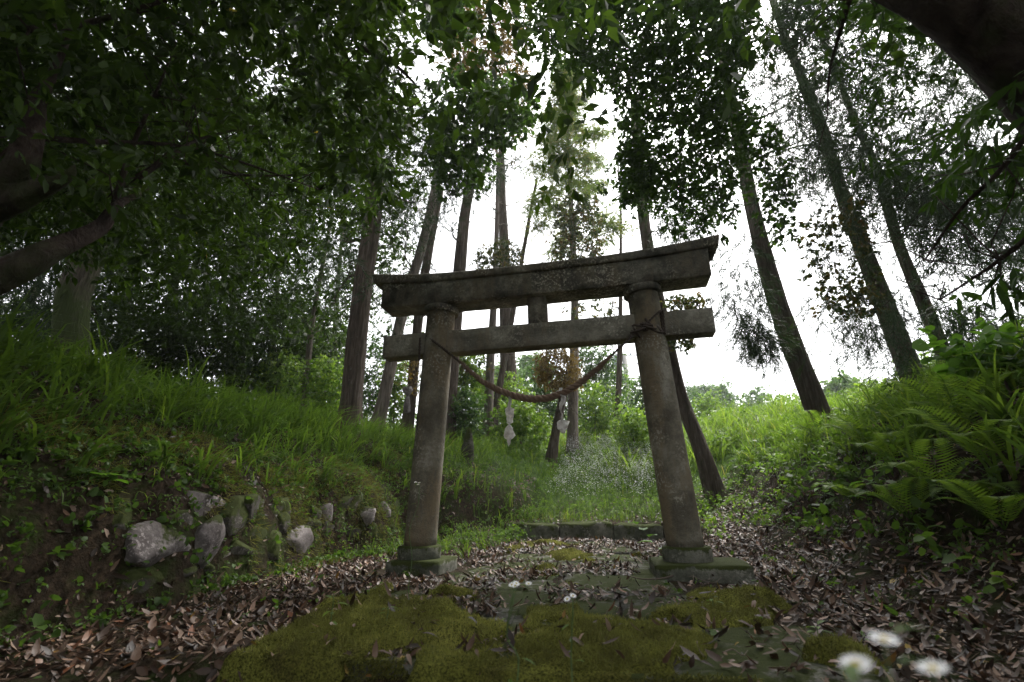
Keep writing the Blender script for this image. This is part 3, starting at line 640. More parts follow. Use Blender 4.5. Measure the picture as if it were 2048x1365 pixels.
tree([(1005, 400), (1000, 250), (985, 100), (970, -50)], 15.5, 22, 'cedar with a rusty brown dead top rising behind the bright ivy', 'browning_cedar', 'tree', 'bark', 1, .8, branches=8, bz=(.5, 1),
     crown=[('crown', 'brown', both(leaves([(880, 60), (900, -60), (1045, -60), (1055, 150), (1035, 240), (960, 210), (885, 160)], 14.5, 17, 1700, 9, .10, .4, thr=.40),
                                   leaves([(1000, 200), (1050, 160), (1070, 250), (1030, 330), (990, 300)], 14.5, 16, 130, 9, .10, .35, thr=.42)))])
tree([(972, 862), (982, 700), (990, 550), (993, 350), (994, 280)], 13.2, 22, 'straight grey trunk seen through the left half of the gate', 'straight_cedar', 'tree', 'palebark', 1., .75, branches=12, bz=(.45, 1), blen=1.2,
     crown=[('crown', 'mixed', both(leaves([(948, 500), (1010, 480), (1045, 510), (1040, 548), (948, 548)], 12.6, 14, 330, 9, .08, .5, thr=.33), leaves([(960, 690), (1010, 700), (1000, 760), (960, 760)], 13, 14, 25, 8, .07, .5, thr=.3))),
            ('needles', 'cedar', needles([(920, 330), (1050, 280), (1040, 360), (1000, 400), (940, 420)], 12.6, 15, 90, 10, .25, .014, thr=.5))])
tree([(1003, 755), (1028, 610), (1058, 440), (1073, 362)], 14.5, 14, 'thin dead leaning trunk with bare twigs above the middle of the gate', 'dead_tree', 'dead tree', 'bark', 0, .45, branches=22, bz=(.3, 1), blen=1.3, dead=True)
tree([(1146, 866), (1148, 600), (1145, 450), (1138, 300), (1131, 160)], 13.5, 24, 'tall light green cedar rising right of the gate centre', 'tall_cedar', 'tree', 'palebark', .5, .4, branches=34, bz=(.45, 1), blen=1.1,
     crown=[('crown', 'lcedar', boughs(at(1146, 470, 13.5), at(1131, 128, 13.5), 84, 1.7, .4, .22, .024, 12, 70, .3)),
            ('vine', 'mixed', both(leaves([(1108, 400), (1180, 385), (1204, 430), (1195, 545), (1090, 545), (1100, 480)], 13.8, 15, 620, 9, .085, .6, thr=.40, sc=1.8), leaves([(1130, 600), (1240, 590), (1230, 640), (1150, 660)], 13, 14.5, 60, 8, .09, .7, thr=.42)))])
tree([(1112, 872), (1124, 800), (1140, 735)], 12.8, 20, 'short leaning trunk with a rusty brown bush, under the rope', 'rusty_bush', 'shrub', 'bark', 0, .7, branches=6, bz=(.6, 1), blen=.6,
     crown=[('crown', 'brown', leaves([(1075, 760), (1085, 705), (1120, 690), (1160, 710), (1165, 765), (1120, 785)], 12.2, 13.4, 800, 9, .07, .45, thr=.33, sc=2))])
tree([(1232, 856), (1238, 700), (1240, 560), (1238, 390)], 15.5, 15, 'thin straight trunk seen just left of the right pillar', 'thin_cedar', 'tree', 'bark', 1.5, .6, branches=22, bz=(.3, 1), blen=1.1,
     crown=[('crown', 'cedar', needles([(1190, 320), (1290, 300), (1290, 560), (1250, 520), (1200, 400)], 15, 17, 90, 10, .22, .014, thr=.5))])
# --- right side
tree([(1402, 905), (1368, 800), (1344, 720), (1320, 620), (1300, 500), (1284, 380), (1270, 200)], 9.6, 30, 'dark cedar trunk passing behind the right pillar of the gate', 'ivy_hung_cedar', 'tree', 'bark', 0, .8, branches=8, bz=(.5, 1), blen=1.,
     crown=[('ivy', 'mixed', both(leaves([(1330, 590), (1400, 590), (1410, 610), (1375, 650), (1390, 690), (1345, 700), (1330, 660)], 9.2, 10.2, 330, 8, .055, .8, tpl=ROUND8, thr=.36, sc=2.),)),
            ('crown', 'cedar', needles([(1290, 390), (1420, 380), (1440, 480), (1400, 520), (1300, 500)], 9.4, 11, 220, 13, .24, .012, thr=.44, seed=6))])
PF = [(1040, -90), (1490, -90), (1510, 100), (1490, 250), (1500, 330), (1450, 440), (1340, 470), (1240, 385), (1228, 300), (1262, 220), (1232, 165), (1150, 130), (1095, 90), (1045, 50)]
tree([(1632, 818), (1590, 700), (1546, 560), (1510, 420), (1475, 280), (1440, 100), (1420, 0)], 8.6, 47, 'big cedar trunk leaning left beside the right end of the gate, smothered in ivy above', 'ivy_smothered_cedar', 'tree', 'bark', 3, .8, branches=16, bz=(.35, .9), blen=1.5,
     crown=[('ivy', 'ivy', both(leaves(PF, 7., 10.5, 6200, 9, .07, .6, thr=.37, sc=.8, seed=11, rhi=.8), leaves([(1225, 300), (1290, 260), (1310, 400), (1250, 400)], 7, 8.5, 220, 9, .075, .7, thr=.35),
                                leaves([(1480, 250), (1560, 240), (1600, 480), (1540, 500)], 8.2, 9.4, 190, 9, .075, .7, thr=.44))),
            ('crown', 'cedar', both(needles([(1438, 505), (1500, 455), (1545, 560), (1560, 690), (1510, 700), (1470, 640), (1420, 590)], 8.4, 9.4, 260, 16, .26, .012, sc=1.3, thr=.46, down=.7),
                                    needles([(1450, -60), (1620, -60), (1640, 300), (1600, 430), (1500, 430), (1480, 200)], 8, 12, 500, 12, .28, .013, thr=.47, seed=21)))])
tree([(1838, 792), (1785, 660), (1742, 540), (1690, 400), (1632, 240), (1580, 100), (1542, 0)], 7.8, 42, 'tall cedar trunk leaning left, the middle one of three on the right bank', 'leaning_cedar', 'tree', 'bark', 3, .8, branches=18, bz=(.3, .95), blen=1.8,
     crown=[('crown', 'cedar', both(needles([(1520, -80), (1960, -80), (2000, 200), (1900, 420), (1700, 430), (1600, 330)], 8.7, 13, 2500, 13, .3, .014, thr=.48, seed=22),
                                    needles([(1590, 420), (1740, 440), (1850, 690), (1770, 750), (1660, 680)], 8, 10, 380, 14, .25, .011, sc=1.3, thr=.45, down=.6))),
            ('vine', 'mixed', leaves([(1590, 440), (1680, 400), (1730, 430), (1760, 560), (1740, 640), (1680, 630), (1620, 560)], 7.8, 9.6, 330, 8, .058, .7, tpl=ROUND8, thr=.46, sc=1.9))])
tree([(1908, 775), (1852, 620), (1800, 490), (1750, 340), (1702, 210), (1665, 120)], 8.2, 30, 'slimmer cedar trunk leaning left, rightmost of three on the right bank', 'slim_cedar', 'tree', 'bark', 2, .7, branches=18, bz=(.3, .95), blen=1.6,
     crown=[('crown', 'cedar', both(needles([(1780, 380), (2080, 250), (2120, 640), (1960, 700), (1830, 600)], 9, 13, 1200, 12, .28, .015, thr=.475, seed=25), needles([(1860, 600), (2080, 600), (2080, 720), (1900, 700)], 9, 12, 160, 12, .28, .014, thr=.46)))])
# --- near trees whose limbs come in from the sides
def limb_tree(name, label, base, limbs, crowns, bark='limb'):
    e = empty(name, base, label, 'tree'); mb = MB()
    for pts, r in limbs: tube(mb, pts, r, 20, .26, sub=12)
    mb.build('trunk', M[bark], e, smooth=True)
    for part, mat, fn in crowns:
        if part == 'branch':
            for f in fn: mb = MB(); f(mb); mb.build(part, M[mat], e)
            continue
        mb = MB(); fn(mb); mb.build(part, M[mat], e)
    return e
A3 = lambda x, y, d: far(np.array(float(x)), np.array(float(y)), np.array(float(d)))
def twigtubes(segs, r):
    def one(s_):
        def fn(mb):
            q = np.array([A3(*p) for p in s_]); tube(mb, q, np.linspace(r, r*.3, len(q)), 7, .15, sub=5)
            for _ in range(9):
                a = q[rng.integers(0, len(q))]; tube(mb, curve_pts(a, a+rdir(1, .2)[0]*rng.uniform(.3, .9), 5, .2), np.linspace(r*.3, r*.08, 5), 5)
        return fn
    return [one(s_) for s_ in segs]
PLc = [(-700, -900), (300, -1100), (760, -500), (850, -150), (835, 40), (810, 130), (815, 250), (828, 330), (800, 420), (740, 440), (640, 520), (520, 560), (400, 600), (250, 600), (150, 480), (-700, 620)]
def overhead(n, x0, x1, y0, y1, z0, z1, nl, L, asp, thr=.4):
    def fn(mb):
        P = np.stack([x0+rng.random(n*2)*(x1-x0), y0+rng.random(n*2)*(y1-y0), z0+rng.random(n*2)*(z1-z0)], -1); P = P[n3(P, .8, 77) > thr][:n]; twigs(mb, P, nl, L, asp, LEAF4)
    return fn
bL = np.array([-3.6, 2.3, tz(-3.6, 2.3)-.2]); kL = A3(-60, 430, 3.6)
limb_tree('spreading_evergreen_tree', 'dark leafy evergreen whose limbs reach in from the left edge', bL+(0, 0, .2),
     [([bL, bL+(.1, 0, .8), kL], [.16, .13, .12]),
      ([A3(-120, 600, 3.3), A3(20, 545, 3.2), A3(110, 500, 3.25), A3(200, 455, 3.4), A3(235, 410, 3.5), A3(300, 380, 3.8)], [.09, .065, .05, .038, .022, .008]),
      ([kL, A3(10, 410, 3.2), A3(70, 385, 3.1), A3(135, 352, 3.0), A3(150, 330, 3.)], [.09, .06, .045, .025, .004]),
      ([A3(10, 400, 3.2), A3(45, 320, 3.2), A3(65, 250, 3.3), A3(75, 205, 3.4), A3(110, 140, 3.6), A3(160, 20, 4.)], [.08, .055, .045, .035, .018, .006])],
     [('branch', 'limb', twigtubes([[(228, 412, 3.5), (262, 300, 3.7), (310, 190, 3.9), (352, 90, 4.2)], [(275, 355, 3.6), (340, 315, 3.7), (400, 278, 3.9), (520, 250, 4.2)], [(40, 275, 3.3), (180, 283, 3.5), (400, 300, 3.9), (640, 380, 4.4)], [(720, 95, 3.6), (790, 130, 3.7), (850, 190, 3.9)], [(350, 320, 4.1), (480, 350, 4.3), (620, 350, 4.6)],
                                   [(60, 60, 3.3), (200, 40, 3.5), (480, -40, 3.9), (700, -60, 4.2)]], .017)),
      ('crown', 'evergreen', both(leaves(PLc, 3.4, 8.2, 20500, 10, .066, .40, sc=.9, thr=.385, seed=31, rhi=.99),
                                  leaves([(560, -100), (820, -100), (810, 250), (790, 400), (740, 420), (600, 300)], 2.9, 3.8, 230, 9, .075, .42, thr=.40, seed=33),
                                  leaves([(-100, -100), (560, -100), (560, 420), (200, 480), (-100, 500)], 2.8, 3.4, 150, 9, .068, .42, thr=.45, seed=34))),
      ('shade_crown', 'evergreen', overhead(10500, -8, .7, -7, 3.6, 3.2, 7.5, 7, .12, .5))])  # unseen foliage over and behind the camera, added and thickened to darken the left
bR = np.array([4.6, 2.6, tz(4.6, 2.6)-.2])
limb_tree('arching_tree', 'thick dark limb arching in from the top right corner with long-leaved boughs', bR+(0, 0, .2),
     [([bR, A3(2420, 560, 4.4), A3(2240, 330, 3.9), A3(2115, 190, 3.6), A3(2010, 82, 3.5), A3(1900, -2, 3.5), A3(1780, -55, 3.6), A3(1600, -110, 3.9)], [.3, .25, .2, .175, .165, .155, .12, .07])],
     [('branch', 'limb', twigtubes([[(2100, 200, 3.2), (2010, 330, 3.1), (1920, 420, 3.2), (1850, 520, 3.4)], [(2120, 420, 3.0), (2000, 520, 3.2), (1880, 600, 3.5)], [(1700, 0, 4.4), (1660, 140, 4.8), (1655, 230, 5)]], .015)),
      ('crown', 'ivy', both(leaves([(1880, 330), (1940, 240), (2000, 170), (2130, 60), (2500, -300), (2500, 760), (2080, 660), (1990, 640), (1900, 560), (1950, 440)], 2.8, 4.8, 480, 9, .10, .30, thr=.44, seed=41, rhi=.8),
                            leaves([(1420, -500), (2500, -600), (2300, -30), (2060, 60), (1960, 100), (1760, 40), (1640, 10), (1520, -40), (1440, -90)], 4, 8, 2000, 9, .08, .35, thr=.42, seed=42, rhi=.6),
                            leaves([(1650, 80), (1950, 150), (1960, 330), (1800, 360), (1700, 250)], 4.5, 7.5, 130, 9, .08, .35, thr=.50, seed=43, rhi=.6))),
      ('shade_crown', 'evergreen', overhead(5200, 1.2, 8.5, -7, 3.0, 3.6, 7.5, 7, .12, .5))])  # out-of-view leaf mass, added overhead to shade the foreground
# --- dark wood behind the left bank
TR = [((40, 760), (70, 600), (128, 470), 12, 16, 'palebark', 'pale thin trunk at the left edge, leaning right behind the mossy trunk'),
      ((330, 740), (350, 560), (385, 380), 13, 24, 'bark', 'dark trunk in the shade above the long grass, right of the mossy trunk'),
      ((455, 740), (470, 560), (492, 400), 15, 18, 'bark', 'thin dark trunk in the wood, halfway between the mossy trunk and the tall cedar'),
      ((540, 745), (552, 600), (565, 420), 17, 16, 'bark', 'slight trunk in deep shade left of the thin brown stem'),
      ((612, 750), (625, 640), (655, 470), 12.5, 15, 'palebark', 'thin brown stem leaning right at the left of the tall cedar'),
      ((668, 760), (672, 620), (688, 450), 19, 14, 'bark', 'thin distant trunk close against the left side of the tall cedar'),
      ((230, 740), (262, 560), (300, 400), 18, 18, 'bark', 'dark distant trunk directly behind the right side of the mossy trunk')]
for i_, (a, b, c, Y, wp, bk, lb) in enumerate(TR):
    x = b[0]
    tree([a, b, c, (c[0]+(c[0]-b[0])*.9, c[1]-150)], Y, wp, lb, 'woodland_tree', 'tree', bk, 1.5, .7, 'trees in the dark wood behind the left bank', branches=8, bz=(.3, 1), blen=2.,
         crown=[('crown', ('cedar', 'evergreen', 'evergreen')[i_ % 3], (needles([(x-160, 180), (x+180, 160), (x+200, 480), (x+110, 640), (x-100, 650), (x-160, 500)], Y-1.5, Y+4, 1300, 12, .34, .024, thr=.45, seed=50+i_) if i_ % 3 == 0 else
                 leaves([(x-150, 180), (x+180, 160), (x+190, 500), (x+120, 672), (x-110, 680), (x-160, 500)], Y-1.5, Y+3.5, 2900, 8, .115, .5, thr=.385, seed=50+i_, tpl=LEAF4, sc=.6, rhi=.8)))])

# ------------------------------------------------------------------ shrubs
def shrub(px, py, rx, ry, Y, n, L, mat, label, name='shrub', cat='shrub', tpl=LEAF4, nl=8, asp=.6, group='shrubs on the hillside behind the gate', thr=.36, sc=1.4, root=True):
    c = at(px, py, Y); dp = depth(c); g = tz(c[0], c[1]); R3 = np.array([rx/FPX*dp, rx/FPX*dp*.8, ry/FPX*dp])
    top = c[2]+R3[2]; full = n
    if root and c[2]-R3[2] > g and c[2]-g < 6*R3[2]:      # leafy right down to the soil
        lo = g-.05; full = int(n*min(2.6, (top-lo)/(2*R3[2]))); c = np.array([c[0], c[1], (top+lo)/2]); R3[2] = (top-lo)/2
    e = empty(name, (c[0], c[1], min(g, c[2]-.1)), label, cat, group); mb = MB()
    P = rdir(full*2); P[:, 2] = np.sign(P[:, 2])*np.abs(P[:, 2])**.8; P = P*(rng.random(full*2)[:, None]**.4)*R3; P = P*(1+.5*(n3(P+c, 1.6, 3)[:, None]-.5)); P = P+c; P = P[n3(P, sc*(2/max(rx/FPX*dp, .8)), int(px) % 60) > thr][:full]
    twigs(mb, P, nl, L, asp, tpl); mb.build('crown', M[mat], e)
    mb = MB(); base = np.array([c[0], c[1], g-.1]); tube(mb, curve_pts(base, c+np.array([0, 0, R3[2]*.3]), 6, .08), np.linspace(.035, .01, 6)*max(.5, dp/14), 7); mb.build('stem', M['twig'], e); return e
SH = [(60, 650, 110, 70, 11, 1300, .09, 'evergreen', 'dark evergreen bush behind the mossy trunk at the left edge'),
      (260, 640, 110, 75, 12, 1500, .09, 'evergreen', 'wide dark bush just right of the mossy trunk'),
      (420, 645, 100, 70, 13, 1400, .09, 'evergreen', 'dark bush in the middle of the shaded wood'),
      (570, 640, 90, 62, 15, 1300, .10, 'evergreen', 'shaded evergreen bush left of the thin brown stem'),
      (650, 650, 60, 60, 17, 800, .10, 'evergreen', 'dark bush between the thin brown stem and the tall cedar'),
      (560, 735, 60, 42, 14, 500, .08, 'shrub', 'low bright shrub behind the grass in front of the dark wood'),
      (650, 750, 60, 45, 12.5, 600, .08, 'shrub', 'bright leafy shrub touching the left side of the tall cedar trunk'),
      (750, 730, 50, 60, 15, 600, .09, 'dshrub', 'deep green shrub between the tall cedar and the leaning pale trunk'),
      (795, 760, 36, 60, 14, 450, .08, 'shrub', 'bright shrub between the leaning pale trunk and the vine wrapped trunk'),
      (925, 740, 42, 62, 13, 650, .09, 'shrub', 'lush green shrub right beside the left pillar under the tie beam'),
      (930, 820, 42, 45, 12, 400, .08, 'dshrub', 'dark low shrub behind the stone marker'),
      (1020, 790, 50, 46, 15, 600, .08, 'shrub', 'pale green shrub between the straight grey trunk and the rope middle'),
      (1040, 835, 60, 40, 13, 600, .08, 'shrub', 'fresh green undergrowth shrub behind the left paper streamer'),
      (1085, 750, 46, 34, 19, 500, .10, 'dshrub', 'darker shrub left of the rusty brown bush'),
      (1190, 730, 62, 58, 20, 900, .11, 'dshrub', 'large green shrub under the tie beam right of the tall light cedar'),
      (880, 770, 40, 60, 16, 600, .09, 'dshrub', 'deep green shrub showing left of the left pillar below the tie beam'),
      (975, 800, 40, 50, 17, 600, .09, 'shrub', 'bright shrub just behind the straight grey trunk'),
      (1110, 800, 70, 50, 21, 900, .10, 'shrub', 'wide yellow green shrub behind the rope and the rusty bush'),
      (1230, 770, 50, 50, 23, 700, .11, 'shrub', 'tall bright shrub beyond the thin trunk'),
      (1300, 810, 60, 34, 25, 700, .11, 'shrub', 'bright hillside shrub behind the right pillar'),
      (1370, 800, 50, 26, 30, 500, .12, 'dshrub', 'far green shrub on the hillside just right of the right pillar'),
      (1580, 815, 50, 30, 24, 600, .11, 'shrub', 'yellow green shrub on the skyline left of the big cedar foot'),
      (600, 700, 60, 50, 18, 800, .10, 'shrub', 'far bright shrub seen past the thin brown stem'),
      (690, 700, 50, 50, 20, 700, .10, 'dshrub', 'far green shrub behind the tall cedar trunk'),
      (480, 710, 80, 50, 14, 900, .09, 'dshrub', 'mid green shrub in the wood above the middle of the long grass'),
      (330, 700, 90, 50, 13, 900, .09, 'dshrub', 'mid green shrub above the long grass near the mossy trunk'),
      (1190, 800, 46, 40, 15, 500, .08, 'shrub', 'yellow green shrub between the tall light cedar and the thin trunk'),
      (1265, 850, 42, 36, 12.5, 500, .075, 'shrub', 'bright green shrub at the foot of the thin trunk beside the right pillar'),
      (1290, 780, 30, 40, 17, 350, .09, 'dshrub', 'shrub half hidden behind the right pillar'),
      (1420, 815, 42, 34, 22, 500, .11, 'shrub', 'low yellow green shrub right of the cedar behind the right pillar'),
      (1500, 850, 60, 34, 16, 600, .09, 'shrub', 'low bright shrub at the skyline between the gate and the big leaning cedar'),
      (1455, 905, 50, 34, 12, 450, .08, 'shrub', 'pale undergrowth shrub right of the dark cedar trunk foot'),
      (1860, 740, 66, 42, 12, 600, .09, 'shrub', 'bright shrub behind the feet of the two right hand cedars'),
      (1760, 790, 50, 34, 10.5, 450, .07, 'shrub', 'small shrub between the big cedar and the middle cedar')]
for a in SH: shrub(*a[:8], a[8])
for (x, y, rx, ry, Y, n, lb) in ((1412, 792, 44, 24, 46, 500, 'distant dark round tree on the skyline beside the right pillar'), (1450, 790, 24, 28, 44, 350, 'distant tallest tree of the skyline group beside the right pillar'), (1512, 800, 46, 26, 42, 500, 'distant pale tree on the skyline right of the skyline group'),
                                 (1690, 785, 62, 34, 30, 900, 'distant green tree on the skyline right of the big leaning cedar'), (1065, 730, 34, 20, 40, 350, 'distant tree seen through the gate below the tie beam'), (1000, 760, 60, 26, 34, 500, 'distant broad tree through the left half of the gate')):
    shrub(x, y, rx, ry, Y, n, .28, 'fartree', lb, 'distant_tree', 'tree', group='distant trees on the skyline', asp=.7)
# tree-like broadleaf brush at the right edge
shrub(1990, 700, 90, 34, 3.9, 60, .11, 'broad', 'leafy plant with heart shaped leaves at the right edge', 'leafy_bush', 'bush', ROUND8, 7, .8, None, .3, 1.4, False)

# ------------------------------------------------------------------ utility pole and wires
c = at(1256, 790, 30); g = tz(c[0], c[1])
e = empty('utility_pole', (c[0], c[1], g), 'concrete utility pole with a transformer, far off left of the right pillar', 'utility pole')
topz = at(1256, 708, 30)[2]
mb = MB(); tube(mb, [(c[0], c[1], g-.3), (c[0], c[1], topz)], [.2, .15], 14); mb.build('pole', M['concrete'], e, smooth=True)
mb = MB(); tz_ = at(1256, 722, 30)[2]
tube(mb, [(c[0]-.45, c[1], tz_-.45), (c[0]-.45, c[1], tz_-.35), (c[0]-.45, c[1], tz_+.35), (c[0]-.45, c[1], tz_+.42)], [.2, .27, .27, .15], 16); mb.build('transformer', M['metal'], e, smooth=True)
mb = MB()
for dz in (.1, .7): tube(mb, [(c[0]-1, c[1], topz-dz), (c[0]+1, c[1], topz-dz)], .045, 6)
for k in (-.9, -.4, .4, .9): tube(mb, [(c[0]+k, c[1], topz-.1), (c[0]+k, c[1], topz+.12)], .05, 8)
mb.build('crossarm', M['metal'], e)
for k, (y1, y2) in enumerate(((713, 716), (700, 702))):
    a = np.array([c[0]+.8*(1 if k else -.8), c[1], topz-.0-k*.6]); b = at(2300, y1+20, 36); q = a+(b-a)*np.linspace(0, 1, 24)[:, None]; q[:, 2] -= np.sin(np.linspace(0, np.pi, 24))*.6
    mb = MB(); tube(mb, q, .016, 5)
    tag(mb.build('power_line', M['wire']), ('lower' if k else 'upper')+' thin overhead wire crossing the pale sky right of the gate', 'power line', 'overhead wires')

# ------------------------------------------------------------------ ground cover
def scatter(n, x0, x1, y0, y1): return x0+rng.random(n)*(x1-x0), y0+rng.random(n)*(y1-y0)
def onground(x, y, dz=0.): return np.stack([x, y, terrain(x, y)+dz], -1)
def gnormal(x, y):
    e = .03; zx = (terrain(x+e, y)-terrain(x-e, y))/(2*e); zy = (terrain(x, y+e)-terrain(x, y-e))/(2*e); return unit(np.stack([-zx, -zy, np.ones_like(zx)], -1))
# fallen leaves
x, y = scatter(200000, -4, 5.2, 1.0, 10.5); u, v = to_local(x, y)
dens = np.clip(1.2-np.abs(v+.5)*.05, .2, 1)
h = mossh(u, v); onpath = (u > -.95) & (u < 1.5) & (v > -2.56) & (v < 3.7)
lf = -2.35; pr = np.where(u < lf, .20*np.exp((u-lf)*.4), np.where(u > 3.4, .10, 1.0)); pr = np.where((u > 1.9) & (u <= 3.4), np.interp(u, [1.9, 2.6, 3.0, 3.4], [1., .8, .35, .18]), pr)
pr = np.where(onpath, np.where(h > .008, .06, np.where((u > .35) & (v < -.6), .30, .75)), pr); pr = np.where((v > 3.8) & (u > -1) & (u < 1.8), .12, pr)
patch = fbm(x*2.3, y*2.3, 91, 3); pr = pr*np.where(onpath, np.clip((patch-.42)*8, 0.04, 1.3), np.clip((patch-.2)*4, .3, 1))
pr = np.where((u < -1.3) & (v > 1.3), pr*.25, pr)
q = rng.random(len(x)) < pr*.62; x, y, u, v, h, onp = x[q], y[q], u[q], v[q], h[q], onpath[q]
base = np.where(onp, np.maximum(h, .004), terrain(x, y)); N = gnormal(x, y); N[onp] = [0, 0, 1.]
inpl = (np.abs(np.abs(u)-S2) < .4) & (np.abs(v) < .33); keep = ~inpl; x, y, base, N, onp = x[keep], y[keep], base[keep], N[keep], onp[keep]
n = len(x); D = rdir(n); D = unit(D-N*(D*N).sum(1)[:, None]+N*rng.uniform(-.2, .32, n)[:, None]); Nn = unit(N+rdir(n)*.5)
L = .02+.060*rng.random(n)**1.5
P = np.stack([x, y, base+.006+.02*rng.random(n)], -1)-D*L[:, None]*.5
mb = MB(); instance(mb, LEAF8, P, D, Nn, L, L*(.24+.36*rng.random(n)), rng.random(n)**1.25, bend=rng.uniform(-.9, .9, n))
tag(mb.build('fallen_leaves', M['litter']), 'brown fallen leaves littering the path and the banks', 'fallen leaves', kind='stuff')

# long arching grass on the banks and up the hill
mb = MB()
def tufts(n, x0, x1, y0, y1, cond, nb, L, W, lean=(.3, 1.1), rlo=0., rhi=1., dirb=None):
    x, y = scatter(n, x0, x1, y0, y1); u, v = to_local(x, y); q = cond(x, y, u, v); x, y = x[q], y[q]; n = len(x)
    P = np.repeat(onground(x, y, -.02), nb, 0)+rng.normal(size=(n*nb, 3))*np.array([.045, .045, 0]); D = rdir(n*nb)
    if dirb is not None: D = D+np.array(dirb)
    sz = np.repeat(.7+.5*rng.random(n), nb)
    blades(mb, P, D, L*sz*(.6+.6*rng.random(n*nb)), W*(.7+.6*rng.random(n*nb)), rng.uniform(*lean, n*nb), np.clip(np.repeat(rng.random(n), nb)*.5+.5*rng.random(n*nb), 0, 1)*(rhi-rlo)+rlo)
left = lambda x, y, u, v: (u < -3.05-.25*vn(v*2, v*0, 5)) & (v > -3.5) & (v < 6.5) & (vn(x*1.5, y*1.5, 8) > .15)
tufts(850, -9, -1., 1., 10.5, left, 9, .66, .018, dirb=(.9, -.35, 0), lean=(.2, 1.3), rhi=.75)
tufts(900, -9, -1., 1., 10.5, left, 7, .38, .012, dirb=(.6, -.35, 0), lean=(.3, 1.4))
tufts(90, -3, .2, 7.5, 11.5, lambda x, y, u, v: (u < -1.9) & (v > 2.5), 9, .62, .02, dirb=(.9, -.1, 0), rhi=.93)
right = lambda x, y, u, v: (u > 3.15+.3*vn(v*2, v*0, 5)) & (v > -1) & (vn(x*1.5, y*1.5, 9) > .2)
tufts(560, 2.8, 10, 4.5, 11.5, right, 9, .58, .017, dirb=(-.8, -.3, 0), lean=(.2, 1.3))
tufts(700, 2.8, 10, 5.5, 11.5, right, 7, .34, .011, dirb=(-.6, -.3, 0), lean=(.3, 1.4))
tufts(60, 2.6, 5.5, 2.4, 4.6, lambda x, y, u, v: (u > 3.0), 9, .62, .022, dirb=(-.8, -.3, 0), rhi=.93)
meadow = lambda x, y, u, v: (v > 6.5) & (vn(x*.8, y*.8, 12) > .25)
tufts(5200, -14, 18, 10, 26, meadow, 7, .5, .014, lean=(.2, .9))
tufts(1300, 1, 16, 11, 19, lambda x, y, u, v: (v > 5) & (vn(x*.7, y*.7, 44) > .4), 9, 1.0, .016, lean=(.3, 1.), rlo=.3)
tufts(700, -.6, 3.9, 6.8, 12, lambda x, y, u, v: (u > -.95) & (u < 2.0) & (v > 4.15), 6, .28, .008, lean=(.2, .8))
tufts(260, -3, 1.6, 8.5, 13.5, lambda x, y, u, v: (u < -.8) & (v > 3), 7, .42, .013, lean=(.3, 1.2))
tufts(330, -3.2, 1., 5., 9.5, lambda x, y, u, v: (u < -.95) & (u > -2.6) & (v > .9) & (v < 4.6), 6, .3, .009, lean=(.3, 1.))
tufts(260, -5, -1.5, 2.5, 9.5, lambda x, y, u, v: (u < -2.65) & (u > -3.2), 8, .5, .015, dirb=(1.2, -.4, 0), lean=(.8, 1.5), rhi=.7)
tufts(520, -5, -1.5, 1.4, 8.5, lambda x, y, u, v: (u < -2.45) & (u > -3.3), 6, .17, .007, lean=(.5, 1.3))
for (px_, py_) in ((2030, 880), (2046, 900), (2012, 905)):
    p = hit(px_, py_, 8); n = 9; blades(mb, np.repeat(p[None], n, 0)+rng.normal(size=(n, 3))*.02, rdir(n)+np.array([-.9, -.2, 0]), .42+.2*rng.random(n), .026, rng.uniform(.4, .9, n), rng.random(n)*.8)
tag(mb.build('grass', M['grass']), 'long arching green grass on the banks and the hillside', 'grass', kind='stuff')

# low leafy undergrowth
mb = MB()
def cover(n, x0, x1, y0, y1, cond, nl, L, hgt, asp=.55, rlo=0., rhi=1., tpl=LEAF8):
    x, y = scatter(n, x0, x1, y0, y1); u, v = to_local(x, y); q = cond(x, y, u, v); x, y = x[q], y[q]
    P = onground(x, y); P[:, 2] += rng.random(len(P))**.7*hgt+.01; twigs(mb, P, nl, L, asp, tpl, .8, .0, rlo, rhi)
cover(5200, -.8, 4, 8.4, 15, lambda x, y, u, v: (u > -1) & (u < 2.3) & (v > 4.1), 7, .035, .33, .4, .2)
cover(9000, -14, 18, 11.5, 24, lambda x, y, u, v: (v > 6.3), 7, .09, .38, .5, tpl=LEAF4)
cover(9000, -16, 20, 13.5, 26, lambda x, y, u, v: (v > 8) & (fbm(x*.5, y*.5, 3) > .4), 8, .10, .8, .5, .3, tpl=LEAF4)
cover(1500, -3.2, 1.2, 5.2, 9.6, lambda x, y, u, v: (u < -.85) & (u > -2.7) & (v > 1.4) & (v < 5), 7, .04, .26, .45)
cover(900, 2.2, 5, 5.8, 10, lambda x, y, u, v: (u > 1.75) & (u < 3.6) & (v > 2.3) & (fbm(x*2, y*2, 7) > .45), 7, .05, .22, .5, .25)
cover(7800, -5.5, -1.6, 1.2, 8, lambda x, y, u, v: (u < -2.3) & (fbm(x*2, y*2, 17) > .44), 6, .026, .07, .6, 0, .8)
cover(1700, -5.5, -1.6, 1.2, 6, lambda x, y, u, v: (u < -2.3) & (fbm(x*2, y*2, 19) > .42), 4, .045, .09, .8, 0, .55, ROUND8)
cover(2600, 3.0, 9, 2.0, 11, lambda x, y, u, v: (u > 2.95), 7, .07, .3, .45, 0, .9)
cover(900, 2.5, 6.5, 1.6, 7, lambda x, y, u, v: (u > 2.55) & (fbm(x*1.8, y*1.8, 57) > .47), 5, .085, .22, .72, 0, .9, ROUND8)
cover(2200, 2.2, 6, 1.4, 8, lambda x, y, u, v: (u > 2.5) & (fbm(x*2.4, y*2.4, 58) > .42), 6, .035, .12, .6, 0, .8)
